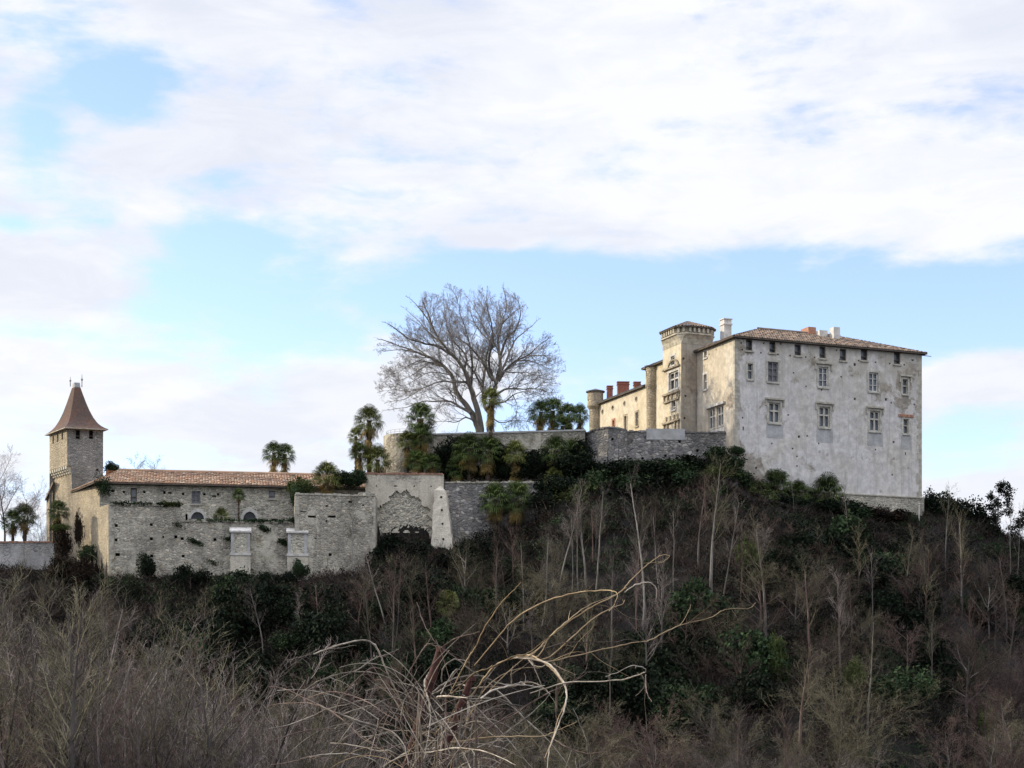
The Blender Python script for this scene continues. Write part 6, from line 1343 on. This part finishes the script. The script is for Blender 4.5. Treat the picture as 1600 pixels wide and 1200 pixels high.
# ------------------------------------------------------------------ the dry canes and rusty posts close to the camera
def canes():
    rnd = random.Random(12); D0 = 5.2
    root = P(700, 1185, D0)
    t = thing('bramble_vine', 'tangled dry pale vine canes sprawling in the foreground round two rusty posts', 'vine', (root.x, root.y, -1.7))
    A_ = lambda x, y: (400+x/3.4275, 850+y/3.4275)
    B_ = lambda x, y: (800+x/3.4275, 850+y/3.4275)
    C_ = lambda x, y: (600+x/5.333, 980+y/5.333)
    D_ = lambda x, y: (420+x/5, 960+y/5)
    T = [ # transform, radius in mm, colour, points
     (D_, 4.8, 0, [(350, 310), (520, 250), (700, 205), (790, 215), (850, 270), (900, 390), (960, 530), (1020, 650), (1060, 790), (1080, 950)]),
     (D_, 3.2, 0, [(95, 930), (110, 820), (170, 690), (300, 580), (440, 500), (600, 455), (760, 450), (900, 480), (1010, 550), (1090, 640), (1130, 720), (1150, 900)]),
     (D_, 3.0, 2, [(500, 790), (560, 660), (640, 560), (740, 460), (830, 415), (930, 470), (1040, 570), (1110, 700), (1150, 850)]),
     (D_, 2.8, 0, [(0, 890), (130, 870), (300, 810), (460, 740), (620, 700), (770, 665), (900, 690), (1010, 830), (1060, 980)]),
     (D_, 5.2, 0, [(380, 700), (460, 745), (540, 775), (680, 825), (860, 880), (960, 915), (1030, 980), (1070, 1060), (1090, 1180)]),
     (D_, 2.4, 2, [(0, 560), (120, 580), (250, 640), (400, 710), (560, 810), (700, 930), (830, 1020), (950, 1120)]),
     (D_, 2.4, 2, [(290, 665), (400, 620), (520, 605), (680, 645), (800, 700), (900, 770), (1010, 830)]),
     (D_, 2.8, 0, [(550, 1000), (640, 870), (740, 760), (860, 690), (1000, 640), (1100, 590), (1180, 560)]),
     (D_, 3.0, 2, [(0, 995), (150, 950), (300, 905), (480, 895), (600, 905)]),
     (D_, 4.5, 0, [(480, 1005), (600, 1015), (740, 1040), (860, 1070), (930, 1060), (1040, 1110)]),
     (D_, 4.0, 0, [(250, 1130), (400, 1100), (600, 1085), (740, 1110), (840, 1150), (900, 1230)]),
     (D_, 2.6, 2, [(800, 980), (860, 870), (940, 730), (990, 620)]),
     (D_, 2.2, 2, [(0, 710), (150, 695), (320, 695), (480, 750), (620, 860), (720, 960), (840, 1030)]),
     (D_, 2.6, 0, [(720, 960), (800, 950), (950, 930), (1040, 1000), (1100, 1100)]),
     (D_, 2.2, 2, [(150, 430), (200, 520), (270, 650), (430, 760), (560, 900)]), (D_, 2.2, 2, [(430, 545), (490, 620), (540, 720)]),
     (D_, 2.4, 2, [(200, 880), (350, 950), (480, 1010), (640, 1090), (760, 1180)]), (D_, 2.4, 2, [(0, 1180), (200, 1150), (320, 1110), (520, 1140), (640, 1200)]),
     (C_, 5.0, 1, [(420, 900), (600, 700), (740, 560), (830, 430), (930, 320), (1060, 262), (1200, 232), (1300, 272), (1400, 350), (1490, 460), (1520, 540), (1510, 640), (1450, 760), (1420, 880), (1340, 1090)]),
     (C_, 4.2, 1, [(560, 560), (740, 395), (860, 348), (1000, 285), (1090, 242), (1200, 218), (1300, 140), (1400, 70), (1500, 0)]),
     (B_, 3.6, 1, [(0, 612), (100, 595), (190, 510), (280, 425), (400, 335), (560, 268)]),
     (B_, 3.4, 1, [(60, 600), (140, 600), (210, 490), (330, 400), (450, 325), (560, 272), (620, 215), (680, 150), (740, 100), (800, 60), (842, 62), (825, 85), (780, 105)]),
     (B_, 3.8, 1, [(90, 605), (180, 615), (300, 520), (420, 410), (520, 350), (590, 322), (602, 300)]),
     (A_, 3.4, 1, [(1040, 800), (1120, 640), (1170, 560), (1230, 440), (1310, 320), (1371, 255), (1420, 205)]),
     (B_, 3.6, 1, [(-200, 650), (-100, 530), (0, 415), (130, 330), (300, 270), (450, 250), (530, 250), (565, 270), (545, 330), (520, 360)]),
     (B_, 3.2, 0, [(600, 260), (660, 220), (720, 205), (770, 230), (770, 310)]),
     (B_, 3.4, 1, [(100, 620), (190, 628), (330, 600), (480, 565), (640, 530), (740, 515), (820, 470), (920, 430), (1060, 395), (1130, 355), (1200, 345), (1270, 345), (1305, 315)]),
     (B_, 2.6, 2, [(180, 560), (280, 530), (450, 525), (560, 525), (610, 510), (700, 525), (760, 530)]),
     (B_, 3.4, 0, [(100, 800), (280, 745), (400, 738), (560, 730), (650, 710), (715, 685), (700, 662), (640, 652), (560, 690), (500, 710)]),
     (B_, 3.0, 0, [(670, 690), (705, 720), (705, 770), (660, 815)]), (B_, 2.6, 2, [(715, 700), (720, 790), (748, 845)]),
     (B_, 4.4, 0, [(-330, 800), (-180, 770), (0, 765), (60, 745), (120, 745), (180, 780), (205, 805)]),
     (B_, 3.0, 2, [(-260, 1080), (-120, 980), (0, 920), (100, 850), (230, 780), (330, 735), (400, 690)]),
     (B_, 3.2, 1, [(-330, 1060), (-150, 1040), (0, 1030), (150, 1030), (240, 1000), (350, 950)]),
     (B_, 4.4, 0, [(-130, 740), (-40, 820), (60, 930), (130, 990), (200, 1060), (260, 1130), (320, 1220)]),
     (B_, 5.0, 0, [(0, 605), (100, 615), (190, 640), (250, 700), (290, 780), (280, 880), (240, 990), (200, 1100), (190, 1200)]),
     (B_, 2.4, 2, [(230, 650), (280, 700), (340, 720), (390, 680), (405, 640)]), (B_, 2.6, 2, [(230, 1050), (300, 1090), (400, 1120), (520, 1110)]),
     (C_, 4.2, 0, [(600, 1010), (690, 800), (700, 590), (690, 510), (660, 480), (600, 490), (540, 560), (480, 660)]), (C_, 4.6, 0, [(700, 590), (720, 700), (800, 810), (900, 890), (1000, 960)]),
     (C_, 5.0, 0, [(280, 800), (330, 640), (400, 550), (520, 460), (660, 410), (800, 405), (860, 430), (960, 470), (1060, 480), (1160, 455), (1240, 460), (1300, 500), (1290, 580)]),
     (C_, 4.6, 0, [(700, 600), (870, 595), (990, 610), (1100, 670), (1180, 760), (1220, 900), (1250, 1173)]), (C_, 4.6, 0, [(640, 560), (720, 620), (850, 750), (1000, 900), (1150, 1080), (1250, 1190)]),
     (C_, 3.6, 2, [(420, 1173), (500, 1120), (700, 980), (880, 840), (1100, 700), (1290, 590), (1430, 520)]), (C_, 3.6, 0, [(330, 1080), (430, 1000), (600, 960), (800, 970), (1000, 1010), (1150, 1090)]),
     (C_, 4.0, 0, [(340, 1050), (600, 1010), (850, 1040), (1100, 1150)]), (C_, 4.0, 0, [(480, 460), (490, 350), (550, 285), (610, 272), (700, 340), (760, 380), (840, 425), (930, 445)]),
     (C_, 3.4, 0, [(240, 650), (240, 540), (265, 450), (240, 415)]), (C_, 4.6, 0, [(375, 380), (340, 450), (345, 520), (370, 600), (385, 740), (370, 900), (330, 1100)]),
     (C_, 3.4, 0, [(470, 560), (560, 400), (600, 355), (640, 360), (620, 430)]), (C_, 3.0, 0, [(1065, 470), (1060, 400), (1080, 330), (1120, 305)]),
     (C_, 3.6, 0, [(1180, 240), (1240, 310), (1300, 330), (1350, 310), (1340, 270)]), (C_, 3.0, 2, [(150, 480), (340, 160), (420, 155), (480, 170), (600, 255), (720, 350)]),
     (A_, 2.6, 2, [(860, 310), (890, 400), (930, 480), (980, 545), (1080, 620)]), (A_, 2.6, 2, [(985, 560), (1060, 510), (1120, 490), (1200, 470)]),
     (C_, 5.6, 0, [(280, 1173), (430, 960), (560, 800), (660, 680), (780, 500), (860, 420), (930, 330)]), (C_, 5.2, 0, [(440, 580), (540, 575), (700, 590)]), (C_, 5.6, 0, [(0, 1160), (150, 1070), (300, 970)]),
     (C_, 3.4, 0, [(870, 1000), (1040, 860), (1250, 700), (1380, 560)]), (C_, 4.2, 0, [(800, 600), (900, 530), (1060, 490), (1200, 485), (1320, 515), (1385, 555)]),
     (C_, 2.6, 2, [(1600, 400), (1450, 330), (1420, 315), (1500, 480)]), (C_, 2.6, 2, [(1440, 480), (1430, 650), (1450, 800), (1560, 1000), (1580, 1173)])]
    groups = {0: [], 1: [], 2: []}
    for tf, r, colr, pts in T:
        pp = [tf(*q) for q in pts]; n = len(pp); d0 = D0+rnd.uniform(-0.35, 0.35); d1 = d0+rnd.uniform(-0.6, 0.6); fine = []
        cv = [P(q[0], q[1], d0+(d1-d0)*i/(n-1)) for i, q in enumerate(pp)]
        for i in range(n-1):
            for k in range(5):
                tt = k/5; p0 = cv[max(i-1, 0)]; p1 = cv[i]; p2 = cv[i+1]; p3 = cv[min(i+2, n-1)]
                fine.append(tuple(0.5*((2*p1)+(p2-p0)*tt+(2*p0-5*p1+4*p2-p3)*tt*tt+(3*p1-p0-3*p2+p3)*tt**3)+Vector((rnd.gauss(0, .0007), 0, rnd.gauss(0, .0007)))))
        fine.append(tuple(cv[-1])); m = len(fine); groups[colr].append((fine, [r*0.00058*(0.62+0.5*math.sin(math.pi*min(1, 0.15+i/m)))*(1.35 if i % 13 == 5 else 1)*(1-0.35*i/m) for i in range(m)]))
    for colr in (0, 1, 2):                   # short side twigs and buds on the long canes
        for line, rr in list(groups[colr]):
            L = len(line)
            for q in range(L//8):
                i = rnd.randint(2, L-2); a = Vector(line[i]); base = (Vector(line[i])-Vector(line[i-1])).normalized(); d = (base+perp(base, rnd)*rnd.uniform(0.5, 1.2)).normalized()
                ln = rnd.uniform(0.006, 0.02) if rnd.random() < 0.6 else rnd.uniform(0.03, 0.16); p = a.copy(); tw = [tuple(p)]
                for k in range(5): d = (d+perp(d, rnd)*0.18+Vector((0, 0, -0.05))).normalized(); p = p+d*ln/5; tw.append(tuple(p))
                groups[colr].append((tw, [rr[i]*0.55*(1-0.13*k) for k in range(6)]))
    # untraced tangle springing from the stool down on the bank
    for i in range(190):
        ctr = P(rnd.gauss(690, 38), rnd.uniform(1110, 1330), D0+rnd.gauss(0, .18)); az = rnd.uniform(0, 6.28); el = rnd.uniform(0.2, 1.45)
        d = Vector((math.cos(az)*math.cos(el), 0.6*math.sin(az)*math.cos(el), math.sin(el))); ln = rnd.uniform(0.10, 0.26); p = ctr.copy(); line = [tuple(p)]; g = rnd.uniform(0.03, 0.16)
        cur = perp(d, rnd)*rnd.uniform(0, 0.08)
        for s in range(12):
            d = (d+Vector((0, 0, -g))+cur).normalized(); p = p+d*ln/8; line.append(tuple(p))
        r = rnd.uniform(0.6, 2.0)*0.001; groups[0 if rnd.random() < .5 else (2 if rnd.random() < .75 else 1)].append((line, [r*(1-0.5*j/12) for j in range(13)]))
    for i in range(26):                      # main stems rising from the ground
        a = Vector((root.x+rnd.gauss(0, .12), root.y+rnd.gauss(0, .12), -1.75)); b = P(rnd.gauss(690, 35), rnd.uniform(1080, 1200), D0+rnd.gauss(0, .15)); c = a.lerp(b, .5)+Vector((rnd.gauss(0, .08), rnd.gauss(0, .08), 0))
        line = [tuple(a*(1-u)**2+c*2*u*(1-u)+b*u*u) for u in np.linspace(0, 1, 12)]; groups[2 if i % 2 else 0].append((line, [0.0055*(1-0.5*j/11) for j in range(12)]))
    for k, nme, mt in ((0, 'pale_canes', 'cane'), (1, 'tan_canes', 'cane_tan'), (2, 'brown_canes', 'cane_dark')): mesh_obj('canes', tubes(groups[k], 6, 'canes', M[mt], t.location), t)
    for px0, y0, px1, y1, lab, r0 in ((668, 1082, 688, 1013, 'rusty iron post leaning at the left in the foreground vine', 0.0125), (690, 1185, 737, 1058, 'rusty iron post leaning right behind the foreground vine', 0.012)):
        a, b = P(px0, y0, D0+0.12), P(px1, y1, D0+0.12); d = (b-a).normalized(); a = a-d*((a.z+1.75)/d.z) if d.z > 0.1 else a
        n = 90; L = (b-a).length; line = [tuple(a+d*L*i/n+Vector((rnd.gauss(0, .0008), rnd.gauss(0, .0008), 0))) for i in range(n+1)]
        o = thing('rusty_post', lab, 'post', tuple(a)); mesh_obj('shaft', tubes([(line, [r0*(1+0.10*math.sin(i*0.9)+rnd.uniform(-.08, .08)) for i in range(n+1)])], 9, 'shaft', M['rust'], a), o)
        k = MB(); k.lathe(b.x, b.y, [(0.0, b.z+0.006), (r0*1.05, b.z+0.003), (r0*1.1, b.z-0.012), (r0*0.9, b.z-0.014)], 10); part('cap', k, M['rust'], o)
canes()
